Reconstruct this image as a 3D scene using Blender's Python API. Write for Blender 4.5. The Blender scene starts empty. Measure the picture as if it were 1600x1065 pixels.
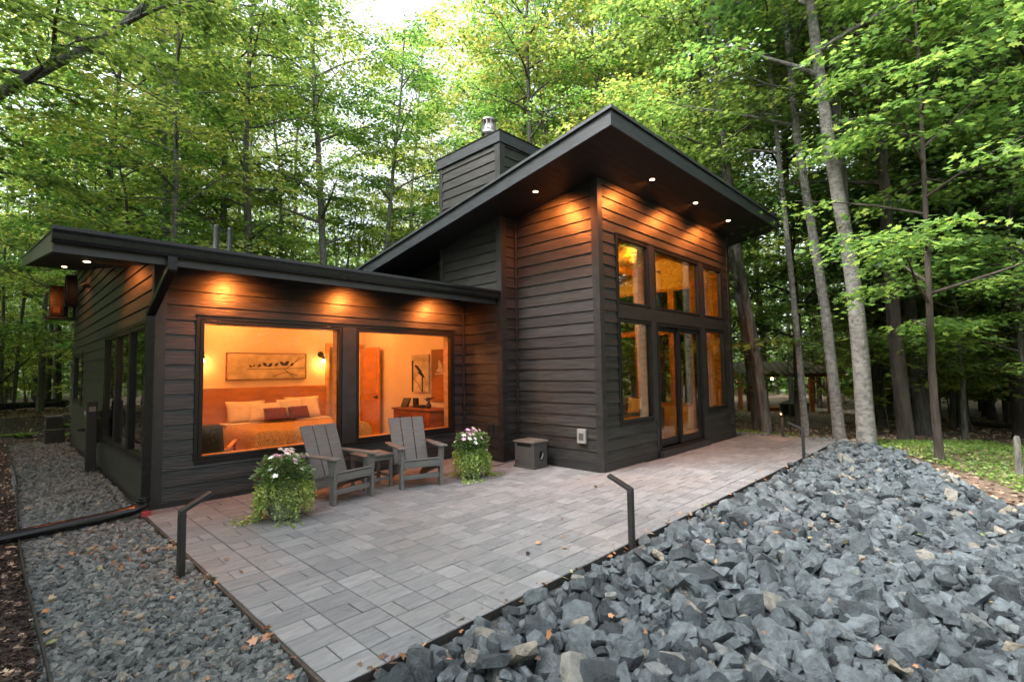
import bpy, bmesh, math, random
import numpy as np
from mathutils import Vector, Matrix, noise

random.seed(7)
RNG = np.random.default_rng(11)
C = bpy.context.scene.collection
S = bpy.context.scene

# ------------------------------------------------------------------ camera
YAW, PIT, ROL = 0.76873852, 0.06056956, -0.01489728
f_ = Vector((math.cos(YAW)*math.cos(PIT), math.sin(YAW)*math.cos(PIT), math.sin(PIT)))
r_ = f_.cross(Vector((0, 0, 1))).normalized()
u_ = r_.cross(f_)
r2 = r_*math.cos(ROL) + u_*math.sin(ROL)
u2 = -r_*math.sin(ROL) + u_*math.cos(ROL)
cam = bpy.data.cameras.new('camera')
cam.sensor_width = 36
cam.lens = 36*776.3/1600
cam.clip_start = 0.05
cam.clip_end = 2000
camo = bpy.data.objects.new('camera', cam)
C.objects.link(camo)
camo.matrix_world = Matrix(((r2.x, u2.x, -f_.x, 0), (r2.y, u2.y, -f_.y, 0), (r2.z, u2.z, -f_.z, 1.55), (0, 0, 0, 1)))
S.camera = camo

# ------------------------------------------------------------------ world, sun, exposure
SUN_EL, SUN_AZ = math.radians(52), math.radians(160)      # azimuth measured from +X towards +Y: low, behind-left
w = bpy.data.worlds.new('World'); S.world = w; w.use_nodes = True
nt = w.node_tree; nt.nodes.clear()
sky = nt.nodes.new('ShaderNodeTexSky'); sky.sky_type = 'NISHITA'; sky.sun_disc = False
sky.sun_elevation = SUN_EL
sky.sun_rotation = math.pi/2 - SUN_AZ
sky.air_density = 1.0; sky.dust_density = 4.0; sky.ozone_density = 1.0
hs = nt.nodes.new('ShaderNodeHueSaturation'); hs.inputs['Saturation'].default_value = 0.32
bgn = nt.nodes.new('ShaderNodeBackground'); bgn.inputs['Strength'].default_value = 0.15
ow = nt.nodes.new('ShaderNodeOutputWorld')
nt.links.new(sky.outputs[0], hs.inputs['Color']); nt.links.new(hs.outputs[0], bgn.inputs['Color'])
nt.links.new(bgn.outputs[0], ow.inputs['Surface'])
sun = bpy.data.lights.new('sun', 'SUN'); sun.energy = 1.7; sun.angle = math.radians(22); sun.color = (1, .975, .94)
suno = bpy.data.objects.new('sun', sun); C.objects.link(suno)
sd = Vector((math.cos(SUN_AZ)*math.cos(SUN_EL), math.sin(SUN_AZ)*math.cos(SUN_EL), math.sin(SUN_EL)))
suno.rotation_euler = sd.to_track_quat('Z', 'Y').to_euler()
S.view_settings.view_transform = 'Standard'; S.view_settings.look = 'None'
S.view_settings.exposure = 2.2; S.view_settings.gamma = 1.0
S.cycles.use_denoising = True
S.cycles.max_bounces = 9; S.cycles.diffuse_bounces = 5; S.cycles.glossy_bounces = 3
S.cycles.transmission_bounces = 4; S.cycles.transparent_max_bounces = 12
S.cycles.sample_clamp_indirect = 4.0
S.cycles.caustics_reflective = False; S.cycles.caustics_refractive = False
S.cycles.use_adaptive_sampling = True; S.cycles.adaptive_threshold = 0.02

WARM = (1.0, 0.36, 0.08)
EXT = (1.0, 0.235, 0.04)

# ------------------------------------------------------------------ materials
def newmat(name):
    m = bpy.data.materials.new(name); m.use_nodes = True
    n = m.node_tree; n.nodes.clear()
    o = n.nodes.new('ShaderNodeOutputMaterial')
    return m, n, o
def N(n, t, **k):
    x = n.nodes.new(t)
    for a, b in k.items():
        if a in x.inputs.keys(): x.inputs[a].default_value = b
        else: setattr(x, a, b)
    return x
def mat(name, col, rough=.6, var=.15, scale=(6, 6, 6), bump=.2, bscale=None, metal=0., isl=0., objr=0., col2=None, spec=.5, bdist=.01, coat=0.):
    """principled paint: base colour varied by noise (and per island / per object), bump from a stretched noise"""
    m, n, o = newmat(name)
    p = N(n, 'ShaderNodeBsdfPrincipled'); p.inputs['Roughness'].default_value = rough
    p.inputs['Metallic'].default_value = metal; p.inputs['Specular IOR Level'].default_value = spec
    p.inputs['Coat Weight'].default_value = coat
    tc = N(n, 'ShaderNodeTexCoord'); mp = N(n, 'ShaderNodeMapping'); mp.inputs['Scale'].default_value = scale
    n.links.new(tc.outputs['Object'], mp.inputs['Vector'])
    nz = N(n, 'ShaderNodeTexNoise'); nz.inputs['Scale'].default_value = 1; nz.inputs['Detail'].default_value = 6; nz.inputs['Roughness'].default_value = .6
    n.links.new(mp.outputs[0], nz.inputs['Vector'])
    rp = N(n, 'ShaderNodeValToRGB')
    c2 = col2 if col2 else tuple(min(1, c*(1+var*2.2)) for c in col)
    c1 = col if col2 else tuple(c*(1-var*1.6) for c in col)
    rp.color_ramp.elements[0].position = .3; rp.color_ramp.elements[1].position = .7
    rp.color_ramp.elements[0].color = (*c1, 1); rp.color_ramp.elements[1].color = (*c2, 1)
    n.links.new(nz.outputs['Fac'], rp.inputs[0])
    out = rp.outputs[0]
    if isl or objr:
        h = N(n, 'ShaderNodeHueSaturation')
        mr = N(n, 'ShaderNodeMapRange')
        src = N(n, 'ShaderNodeNewGeometry').outputs['Random Per Island'] if isl else N(n, 'ShaderNodeObjectInfo').outputs['Random']
        a = isl or objr
        mr.inputs['To Min'].default_value = 1-a; mr.inputs['To Max'].default_value = 1+a
        n.links.new(src, mr.inputs['Value']); n.links.new(mr.outputs[0], h.inputs['Value']); n.links.new(out, h.inputs['Color'])
        out = h.outputs[0]
    n.links.new(out, p.inputs['Base Color'])
    if bump:
        nb = N(n, 'ShaderNodeTexNoise'); nb.inputs['Scale'].default_value = 1; nb.inputs['Detail'].default_value = 8
        mb = N(n, 'ShaderNodeMapping'); mb.inputs['Scale'].default_value = bscale or tuple(4*s for s in scale)
        n.links.new(tc.outputs['Object'], mb.inputs['Vector']); n.links.new(mb.outputs[0], nb.inputs['Vector'])
        b = N(n, 'ShaderNodeBump'); b.inputs['Strength'].default_value = bump; b.inputs['Distance'].default_value = bdist
        n.links.new(nb.outputs['Fac'], b.inputs['Height']); n.links.new(b.outputs[0], p.inputs['Normal'])
    n.links.new(p.outputs[0], o.inputs[0])
    return m
def weather(m, col, amount, scale):
    n = m.node_tree; p = [x for x in n.nodes if x.type == 'BSDF_PRINCIPLED'][0]; l = p.inputs['Base Color'].links[0]; src = l.from_socket
    tc = N(n, 'ShaderNodeTexCoord'); mp = N(n, 'ShaderNodeMapping'); mp.inputs['Scale'].default_value = scale; nz = N(n, 'ShaderNodeTexNoise'); nz.inputs['Scale'].default_value = 1; nz.inputs['Detail'].default_value = 10; nz.inputs['Roughness'].default_value = .75
    n.links.new(tc.outputs['Object'], mp.inputs['Vector']); n.links.new(mp.outputs[0], nz.inputs['Vector'])
    r = N(n, 'ShaderNodeMapRange'); r.inputs['From Min'].default_value = .52; r.inputs['From Max'].default_value = .75; r.inputs['To Max'].default_value = amount; n.links.new(nz.outputs['Fac'], r.inputs['Value'])
    mx = N(n, 'ShaderNodeMixRGB'); mx.inputs[2].default_value = (*col, 1); n.links.new(r.outputs[0], mx.inputs[0]); n.links.new(src, mx.inputs[1]); n.links.new(mx.outputs[0], p.inputs['Base Color'])
def emat(name, col, s):
    m, n, o = newmat(name)
    e = N(n, 'ShaderNodeEmission'); e.inputs[0].default_value = (*col, 1); e.inputs[1].default_value = s
    n.links.new(e.outputs[0], o.inputs[0]); return m
def glassmat(name, tint, ior=1.5, boost=1.0, f0=.045):
    m, n, o = newmat(name)
    t = N(n, 'ShaderNodeBsdfTransparent'); t.inputs[0].default_value = (*tint, 1)
    g = N(n, 'ShaderNodeBsdfGlossy'); g.inputs['Roughness'].default_value = .015
    lw_ = N(n, 'ShaderNodeLayerWeight'); lw_.inputs['Blend'].default_value = .5
    pw = N(n, 'ShaderNodeMath', operation='POWER'); pw.inputs[1].default_value = 4.2; n.links.new(lw_.outputs['Facing'], pw.inputs[0])
    fr = N(n, 'ShaderNodeMath', operation='MULTIPLY_ADD'); fr.inputs[1].default_value = .93; fr.inputs[2].default_value = f0; n.links.new(pw.outputs[0], fr.inputs[0])
    mx = N(n, 'ShaderNodeMixShader')
    ml = N(n, 'ShaderNodeMath', operation='MULTIPLY'); ml.inputs[1].default_value = boost; ml.use_clamp = True
    tc = N(n, 'ShaderNodeTexCoord'); nz = N(n, 'ShaderNodeTexNoise'); nz.inputs['Scale'].default_value = 1.6
    b = N(n, 'ShaderNodeBump'); b.inputs['Strength'].default_value = .02; b.inputs['Distance'].default_value = .05
    n.links.new(tc.outputs['Object'], nz.inputs['Vector']); n.links.new(nz.outputs['Fac'], b.inputs['Height']); n.links.new(b.outputs[0], g.inputs['Normal'])
    n.links.new(fr.outputs[0], ml.inputs[0]); n.links.new(ml.outputs[0], mx.inputs[0])
    n.links.new(t.outputs[0], mx.inputs[1]); n.links.new(g.outputs[0], mx.inputs[2]); n.links.new(mx.outputs[0], o.inputs[0])
    return m
def leafmat(name, ramp, trans=.5, objhue=.03, objval=.25, gloss=.06):
    """leaf: diffuse + translucent, colour per leaf from a ramp, per tree shift from the object's random number"""
    m, n, o = newmat(name)
    g = N(n, 'ShaderNodeNewGeometry')
    rp = N(n, 'ShaderNodeValToRGB'); el = rp.color_ramp.elements
    el[0].position = ramp[0][0]; el[0].color = (*ramp[0][1], 1)
    el[1].position = ramp[-1][0]; el[1].color = (*ramp[-1][1], 1)
    for p, c in ramp[1:-1]:
        e = el.new(p); e.color = (*c, 1)
    n.links.new(g.outputs['Random Per Island'], rp.inputs[0])
    oi = N(n, 'ShaderNodeObjectInfo')
    h = N(n, 'ShaderNodeHueSaturation')
    m1 = N(n, 'ShaderNodeMapRange'); m1.inputs['To Min'].default_value = .5-objhue; m1.inputs['To Max'].default_value = .5+objhue*.5
    m2 = N(n, 'ShaderNodeMapRange'); m2.inputs['To Min'].default_value = 1.22-objval; m2.inputs['To Max'].default_value = 1.22+objval
    n.links.new(oi.outputs['Random'], m1.inputs['Value']); n.links.new(oi.outputs['Random'], m2.inputs['Value'])
    h.inputs['Saturation'].default_value = .88; n.links.new(m1.outputs[0], h.inputs['Hue']); n.links.new(m2.outputs[0], h.inputs['Value']); n.links.new(rp.outputs[0], h.inputs['Color'])
    d = N(n, 'ShaderNodeBsdfDiffuse'); t = N(n, 'ShaderNodeBsdfTranslucent'); gl = N(n, 'ShaderNodeBsdfGlossy'); gl.inputs['Roughness'].default_value = .45
    tb = N(n, 'ShaderNodeHueSaturation'); tb.inputs['Hue'].default_value = .485; tb.inputs['Value'].default_value = 1.5
    n.links.new(h.outputs[0], d.inputs[0]); n.links.new(h.outputs[0], tb.inputs['Color']); n.links.new(tb.outputs[0], t.inputs[0])
    a = N(n, 'ShaderNodeMixShader'); a.inputs[0].default_value = trans
    b = N(n, 'ShaderNodeMixShader'); b.inputs[0].default_value = gloss
    n.links.new(d.outputs[0], a.inputs[1]); n.links.new(t.outputs[0], a.inputs[2])
    n.links.new(a.outputs[0], b.inputs[1]); n.links.new(gl.outputs[0], b.inputs[2]); n.links.new(b.outputs[0], o.inputs[0])
    return m

M = {}
M['siding'] = mat('charcoal_siding', (.0175, .0168, .0162), .40, .34, (2.2, 2.2, 22), .7, (7, 7, 55), bdist=.008, isl=.22, spec=.45)
weather(M['siding'], (.060, .058, .055), .6, (3.5, 3.5, 40))
M['trim'] = mat('charcoal_trim', (.015, .0148, .015), .42, .2, (8, 8, 8), .3, (30, 30, 30), bdist=.003)
M['frame'] = mat('black_window_frame', (.009, .009, .009), .35, .1, (8, 8, 8), 0, spec=.3)
M['fascia'] = mat('charcoal_fascia', (.023, .027, .032), .48, .3, (4, 4, 30), .4, (8, 8, 80), bdist=.004)  # charcoal with the blue tint of the skylight put into the colour
M['soffit'] = mat('black_soffit', (.006, .006, .006), .5, .1, (2, 2, 2), .2)
M['soffit_tan'] = mat('low_soffit', (.025, .022, .018), .5, .2, (2, 20, 2), .2)
M['black'] = mat('gloss_black_metal', (.008, .008, .009), .22, .2, (5, 5, 5), .05, spec=.35)
M['satin'] = mat('satin_black_metal', (.016, .0155, .015), .4, .25, (14, 14, 14), .12)
M['rubber'] = mat('black_plastic', (.014, .014, .015), .55, .2, (9, 9, 9), .2)
M['steel'] = mat('stainless', (.36, .35, .33), .3, .1, (6, 6, 2), .05, metal=1.)
M['roof'] = mat('dark_metal_roof', (.016, .016, .017), .4, .2, (3, 3, 3), .1)
M['glass'] = glassmat('window_glass', (.96, .93, .86), 1.5, .62)
M['glass_tall'] = glassmat('tall_window_glass', (.93, .86, .50), 1.5, 1.3, .17)
M['lamp'] = emat('lamp_disc', (1, .62, .30), 7)
M['lampdim'] = emat('lamp_dim', (1, .5, .2), 2.0)
M['bulb'] = emat('bulb', (1, .55, .22), 9)
M['paint'] = mat('interior_paint', (.74, .62, .47), .7, .03, (1.5, 1.5, 1.5), .05)
M['wood'] = mat('interior_timber', (.52, .26, .09), .45, .18, (3, 3, 14), .15)
M['pine'] = mat('pine_ceiling', (.55, .33, .13), .5, .15, (10, 2, 2), .15)
M['panel'] = mat('headboard_wood', (.42, .16, .045), .5, .12, (2, 2, 9), .1)
M['dresser'] = mat('dresser_wood', (.20, .055, .018), .4, .2, (2, 4, 20), .1)
M['floorwood'] = mat('interior_floor', (.30, .16, .08), .3, .25, (3, 14, 3), .1)
M['dark_backing'] = mat('dark_blind', (.02, .02, .02), .8, .2)
M['cover'] = mat('gold_coverlet', (.40, .24, .085), .85, .6, (70, 70, 70), .6, (60, 60, 60))
M['sheet'] = mat('cream_linen', (.72, .62, .48), .9, .06, (5, 5, 5), .4, (14, 14, 14), bdist=.02)
M['maroon'] = mat('maroon_cushion', (.14, .018, .014), .8, .15, (20, 20, 20), .3)
M['green_fab'] = mat('dark_green_fabric', (.016, .028, .022), .85, .2, (30, 30, 30), .3)
M['leather'] = mat('brown_sofa', (.07, .03, .018), .5, .3, (9, 9, 9), .3)
M['canvas'] = mat('painting_canvas', (.50, .42, .30), .8, .22, (3, 3, 5), .2)
M['canvas_o'] = mat('painting_canvas_green_orange', (.05, .06, .012), .7, .1, (.3, .3, 1.2), .1, col2=(.50, .15, .02))
M['ink'] = mat('painting_ink', (.03, .015, .015), .8, .5, (40, 40, 40), 0)
M['chair'] = mat('grey_resin_lumber', (.115, .112, .106), .55, .12, (5, 5, 60), .2, (8, 8, 90), bdist=.003)
M['box'] = mat('grey_resin_box', (.050, .047, .043), .6, .1, (6, 6, 6), .4, (50, 50, 50), bdist=.002)
M['boxlid'] = mat('brown_resin_lid', (.085, .072, .060), .6, .1, (6, 6, 6), .4, (50, 50, 50), bdist=.002)
M['outlet'] = mat('grey_cover', (.19, .185, .175), .5, .1, (9, 9, 9), 0)
M['pot'] = mat('grey_pot', (.16, .15, .14), .8, .3, (9, 9, 9), .3)
M['white_fl'] = leafmat('white_petal', [(0, (.85, .83, .80)), (1, (.95, .93, .92))], .3, 0, 0)
M['pink_fl'] = leafmat('pink_petal', [(0, (.62, .22, .50)), (1, (.80, .42, .70))], .3, 0, 0)
M['red_fl'] = leafmat('red_petal', [(0, (.65, .03, .08)), (1, (.75, .05, .12))], .3, 0, 0)
M['lime'] = leafmat('trailing_leaf', [(0, (.10, .18, .02)), (.6, (.20, .31, .035)), (1, (.34, .44, .05))], .35, .01, .08)
M['flleaf'] = leafmat('flower_foliage', [(0, (.04, .10, .02)), (1, (.13, .24, .05))], .3, .01, .1)
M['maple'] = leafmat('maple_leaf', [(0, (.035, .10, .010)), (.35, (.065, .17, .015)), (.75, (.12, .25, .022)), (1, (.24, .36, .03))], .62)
M['maple_y'] = leafmat('sunny_maple_leaf', [(0, (.08, .18, .016)), (.4, (.17, .29, .025)), (.8, (.30, .39, .035)), (1, (.48, .46, .05))], .6)  # yellow of backlit treetops put into the leaf colour
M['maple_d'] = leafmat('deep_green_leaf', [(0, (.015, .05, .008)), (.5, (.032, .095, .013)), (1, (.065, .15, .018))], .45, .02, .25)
M['fern'] = leafmat('fern_leaf', [(0, (.07, .17, .02)), (1, (.20, .34, .03))], .4, .01, .1)
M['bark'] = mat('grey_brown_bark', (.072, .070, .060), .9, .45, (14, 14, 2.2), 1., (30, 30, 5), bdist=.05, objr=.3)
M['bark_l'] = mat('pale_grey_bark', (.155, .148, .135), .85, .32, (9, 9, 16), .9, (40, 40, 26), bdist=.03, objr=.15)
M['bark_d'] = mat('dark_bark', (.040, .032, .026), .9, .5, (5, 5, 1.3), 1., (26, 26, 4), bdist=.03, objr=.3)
M['cedar'] = mat('cedar_post', (.22, .10, .038), .6, .2, (9, 9, 3), .2)
M['rust'] = mat('rust_brown_metal_roof', (.10, .070, .052), .5, .25, (3, 3, 3), .1)
M['edging'] = mat('edging_strip', (.035, .027, .022), .7, .4, (8, 8, 8), .3)
M['red'] = mat('red_plastic', (.30, .03, .03), .5, .2, (9, 9, 9), .2)
M['deadleaf'] = leafmat('fallen_leaf', [(0, (.06, .03, .018)), (.4, (.17, .085, .035)), (.65, (.34, .13, .035)), (.85, (.33, .24, .12)), (1, (.14, .20, .04))], .2, 0, 0)
M['litter'] = leafmat('brown_litter_leaf', [(0, (.08, .045, .03)), (.5, (.26, .16, .10)), (1, (.48, .34, .22))], .15, 0, 0)
M['chip'] = mat('bark_chip', (.030, .019, .014), .9, .4, (20, 20, 20), .4, isl=.6)

def rockmat(name, c1, c2, c3, scale=9, objr=True, isl=True):
    m, n, o = newmat(name)
    p = N(n, 'ShaderNodeBsdfPrincipled'); p.inputs['Roughness'].default_value = .62
    g = N(n, 'ShaderNodeNewGeometry'); oi = N(n, 'ShaderNodeObjectInfo')
    ad = N(n, 'ShaderNodeMath', operation='ADD'); fr = N(n, 'ShaderNodeMath', operation='FRACT')
    n.links.new(g.outputs['Random Per Island'], ad.inputs[0]); n.links.new(oi.outputs['Random'], ad.inputs[1]); n.links.new(ad.outputs[0], fr.inputs[0])
    rp = N(n, 'ShaderNodeValToRGB'); el = rp.color_ramp.elements
    el[0].position = 0; el[0].color = (*c1, 1); el[1].position = 1; el[1].color = (*c3, 1)
    e = el.new(.5); e.color = (*c2, 1); e = el.new(.93); e.color = (*[a*1.25 for a in c2], 1)
    n.links.new(fr.outputs[0], rp.inputs[0])
    tc = N(n, 'ShaderNodeTexCoord')
    nz = N(n, 'ShaderNodeTexNoise'); nz.inputs['Scale'].default_value = scale; nz.inputs['Detail'].default_value = 8; nz.inputs['Roughness'].default_value = .65
    n.links.new(g.outputs['Position'], nz.inputs['Vector'])
    mx = N(n, 'ShaderNodeMixRGB', blend_type='OVERLAY'); mx.inputs[0].default_value = 1.0
    r2_ = N(n, 'ShaderNodeValToRGB'); r2_.color_ramp.elements[0].position = .25; r2_.color_ramp.elements[1].position = .75
    r2_.color_ramp.elements[0].color = (.12, .12, .12, 1); r2_.color_ramp.elements[1].color = (.9, .9, .87, 1)
    n.links.new(nz.outputs['Fac'], r2_.inputs[0]); n.links.new(rp.outputs[0], mx.inputs[1]); n.links.new(r2_.outputs[0], mx.inputs[2])
    n.links.new(mx.outputs[0], p.inputs['Base Color'])
    nb = N(n, 'ShaderNodeTexNoise'); nb.inputs['Scale'].default_value = scale*3; nb.inputs['Detail'].default_value = 8; nb.inputs['Roughness'].default_value = .7
    n.links.new(g.outputs['Position'], nb.inputs['Vector'])
    b = N(n, 'ShaderNodeBump'); b.inputs['Strength'].default_value = 1.0; b.inputs['Distance'].default_value = .035
    n.links.new(nb.outputs['Fac'], b.inputs['Height']); n.links.new(b.outputs[0], p.inputs['Normal'])
    n.links.new(p.outputs[0], o.inputs[0]); return m
M['rock'] = rockmat('blue_grey_stone', (.024, .033, .040), (.092, .112, .126), (.25, .22, .175), 13)
M['gravel'] = rockmat('crushed_gravel', (.075, .088, .094), (.175, .19, .193), (.32, .27, .21), 22)

def pavermat():
    m, n, o = newmat('paver_concrete')
    p = N(n, 'ShaderNodeBsdfPrincipled'); p.inputs['Roughness'].default_value = .7
    g = N(n, 'ShaderNodeNewGeometry'); rp = N(n, 'ShaderNodeValToRGB'); el = rp.color_ramp.elements
    el[0].color = (.138, .148, .157, 1); el[1].color = (.205, .216, .224, 1)
    e = el.new(.4); e.color = (.162, .171, .179, 1); e = el.new(.75); e.color = (.180, .188, .194, 1)
    n.links.new(g.outputs['Random Per Island'], rp.inputs[0])
    tc = N(n, 'ShaderNodeTexCoord'); sx = N(n, 'ShaderNodeVectorMath', operation='ADD')
    cb = N(n, 'ShaderNodeCombineXYZ'); mu = N(n, 'ShaderNodeMath', operation='MULTIPLY'); mu.inputs[1].default_value = 37
    n.links.new(g.outputs['Random Per Island'], mu.inputs[0]); n.links.new(mu.outputs[0], cb.inputs[2])
    n.links.new(tc.outputs['Object'], sx.inputs[0]); n.links.new(cb.outputs[0], sx.inputs[1])
    mp = N(n, 'ShaderNodeMapping'); mp.inputs['Scale'].default_value = (4, 22, 1); n.links.new(sx.outputs[0], mp.inputs['Vector'])
    nz = N(n, 'ShaderNodeTexNoise'); nz.inputs['Scale'].default_value = 1.4; nz.inputs['Detail'].default_value = 7; nz.inputs['Distortion'].default_value = .6
    n.links.new(mp.outputs[0], nz.inputs['Vector'])
    r = N(n, 'ShaderNodeValToRGB'); r.color_ramp.elements[0].position = .3; r.color_ramp.elements[1].position = .72
    r.color_ramp.elements[0].color = (.24, .24, .25, 1); r.color_ramp.elements[1].color = (.74, .72, .70, 1)
    n.links.new(nz.outputs['Fac'], r.inputs[0])
    mx = N(n, 'ShaderNodeMixRGB', blend_type='OVERLAY'); mx.inputs[0].default_value = .42
    n.links.new(rp.outputs[0], mx.inputs[1]); n.links.new(r.outputs[0], mx.inputs[2]);
    nl = N(n, 'ShaderNodeTexNoise'); nl.inputs['Scale'].default_value = .9; nl.inputs['Detail'].default_value = 5
    n.links.new(tc.outputs['Object'], nl.inputs['Vector'])
    r3 = N(n, 'ShaderNodeValToRGB'); r3.color_ramp.elements[0].position = .3; r3.color_ramp.elements[1].position = .7
    r3.color_ramp.elements[0].color = (.80, .77, .73, 1); r3.color_ramp.elements[1].color = (1, 1, 1, 1)
    n.links.new(nl.outputs['Fac'], r3.inputs[0])
    mm = N(n, 'ShaderNodeMixRGB', blend_type='MULTIPLY'); mm.inputs[0].default_value = .8
    n.links.new(mx.outputs[0], mm.inputs[1]); n.links.new(r3.outputs[0], mm.inputs[2]); n.links.new(mm.outputs[0], p.inputs['Base Color'])
    vo = N(n, 'ShaderNodeTexVoronoi', feature='DISTANCE_TO_EDGE'); vo.inputs['Scale'].default_value = 2.6
    vm = N(n, 'ShaderNodeMapping'); vm.inputs['Scale'].default_value = (1, 1.6, 1); nv = N(n, 'ShaderNodeTexNoise'); nv.inputs['Scale'].default_value = 7
    va = N(n, 'ShaderNodeMixRGB', blend_type='LINEAR_LIGHT'); va.inputs[0].default_value = .12
    n.links.new(sx.outputs[0], vm.inputs['Vector']); n.links.new(sx.outputs[0], nv.inputs['Vector']); n.links.new(vm.outputs[0], va.inputs[1]); n.links.new(nv.outputs['Color'], va.inputs[2]); n.links.new(va.outputs[0], vo.inputs['Vector'])
    vr = N(n, 'ShaderNodeValToRGB'); vr.color_ramp.elements[0].color = (.55, .55, .55, 1); vr.color_ramp.elements[1].position = .022; n.links.new(vo.outputs['Distance'], vr.inputs[0])
    ms = N(n, 'ShaderNodeMixRGB', blend_type='MULTIPLY'); n.links.new(mm.outputs[0], ms.inputs[1]); n.links.new(vr.outputs[0], ms.inputs[2])
    nm = N(n, 'ShaderNodeTexNoise'); nm.inputs['Scale'].default_value = 3.1; n.links.new(sx.outputs[0], nm.inputs['Vector'])
    rm = N(n, 'ShaderNodeMapRange'); rm.inputs['From Min'].default_value = .5; rm.inputs['From Max'].default_value = .62; n.links.new(nm.outputs['Fac'], rm.inputs['Value']); n.links.new(rm.outputs[0], ms.inputs[0])
    n.links.new(ms.outputs[0], p.inputs['Base Color'])
    mb = N(n, 'ShaderNodeMapping'); mb.inputs['Scale'].default_value = (8, 40, 8); n.links.new(sx.outputs[0], mb.inputs['Vector'])
    nb = N(n, 'ShaderNodeTexNoise'); nb.inputs['Scale'].default_value = 1; nb.inputs['Detail'].default_value = 9
    n.links.new(mb.outputs[0], nb.inputs['Vector'])
    b = N(n, 'ShaderNodeBump'); b.inputs['Strength'].default_value = .45; b.inputs['Distance'].default_value = .008
    n.links.new(nb.outputs['Fac'], b.inputs['Height']); n.links.new(b.outputs[0], p.inputs['Normal'])
    n.links.new(p.outputs[0], o.inputs[0]); return m
M['paver'] = pavermat()
M['joint'] = mat('paver_joint', (.022, .019, .017), .95, .4, (20, 20, 20), .4)
M['floor'] = mat('forest_floor', (.050, .033, .024), .95, .4, (1.3, 1.3, 1.3), .9, (16, 16, 16), bdist=.05, col2=(.22, .155, .11))
M['mulch'] = mat('dark_mulch', (.020, .013, .010), .95, .4, (20, 20, 20), 1., (40, 40, 40), bdist=.04, col2=(.055, .036, .027))
M['path'] = mat('gravel_path', (.13, .105, .085), .95, .3, (12, 12, 12), .6, (40, 40, 40), col2=(.26, .225, .19))
M['under'] = mat('under_gravel', (.035, .035, .035), .95, .4, (30, 30, 30), .5)

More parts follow.
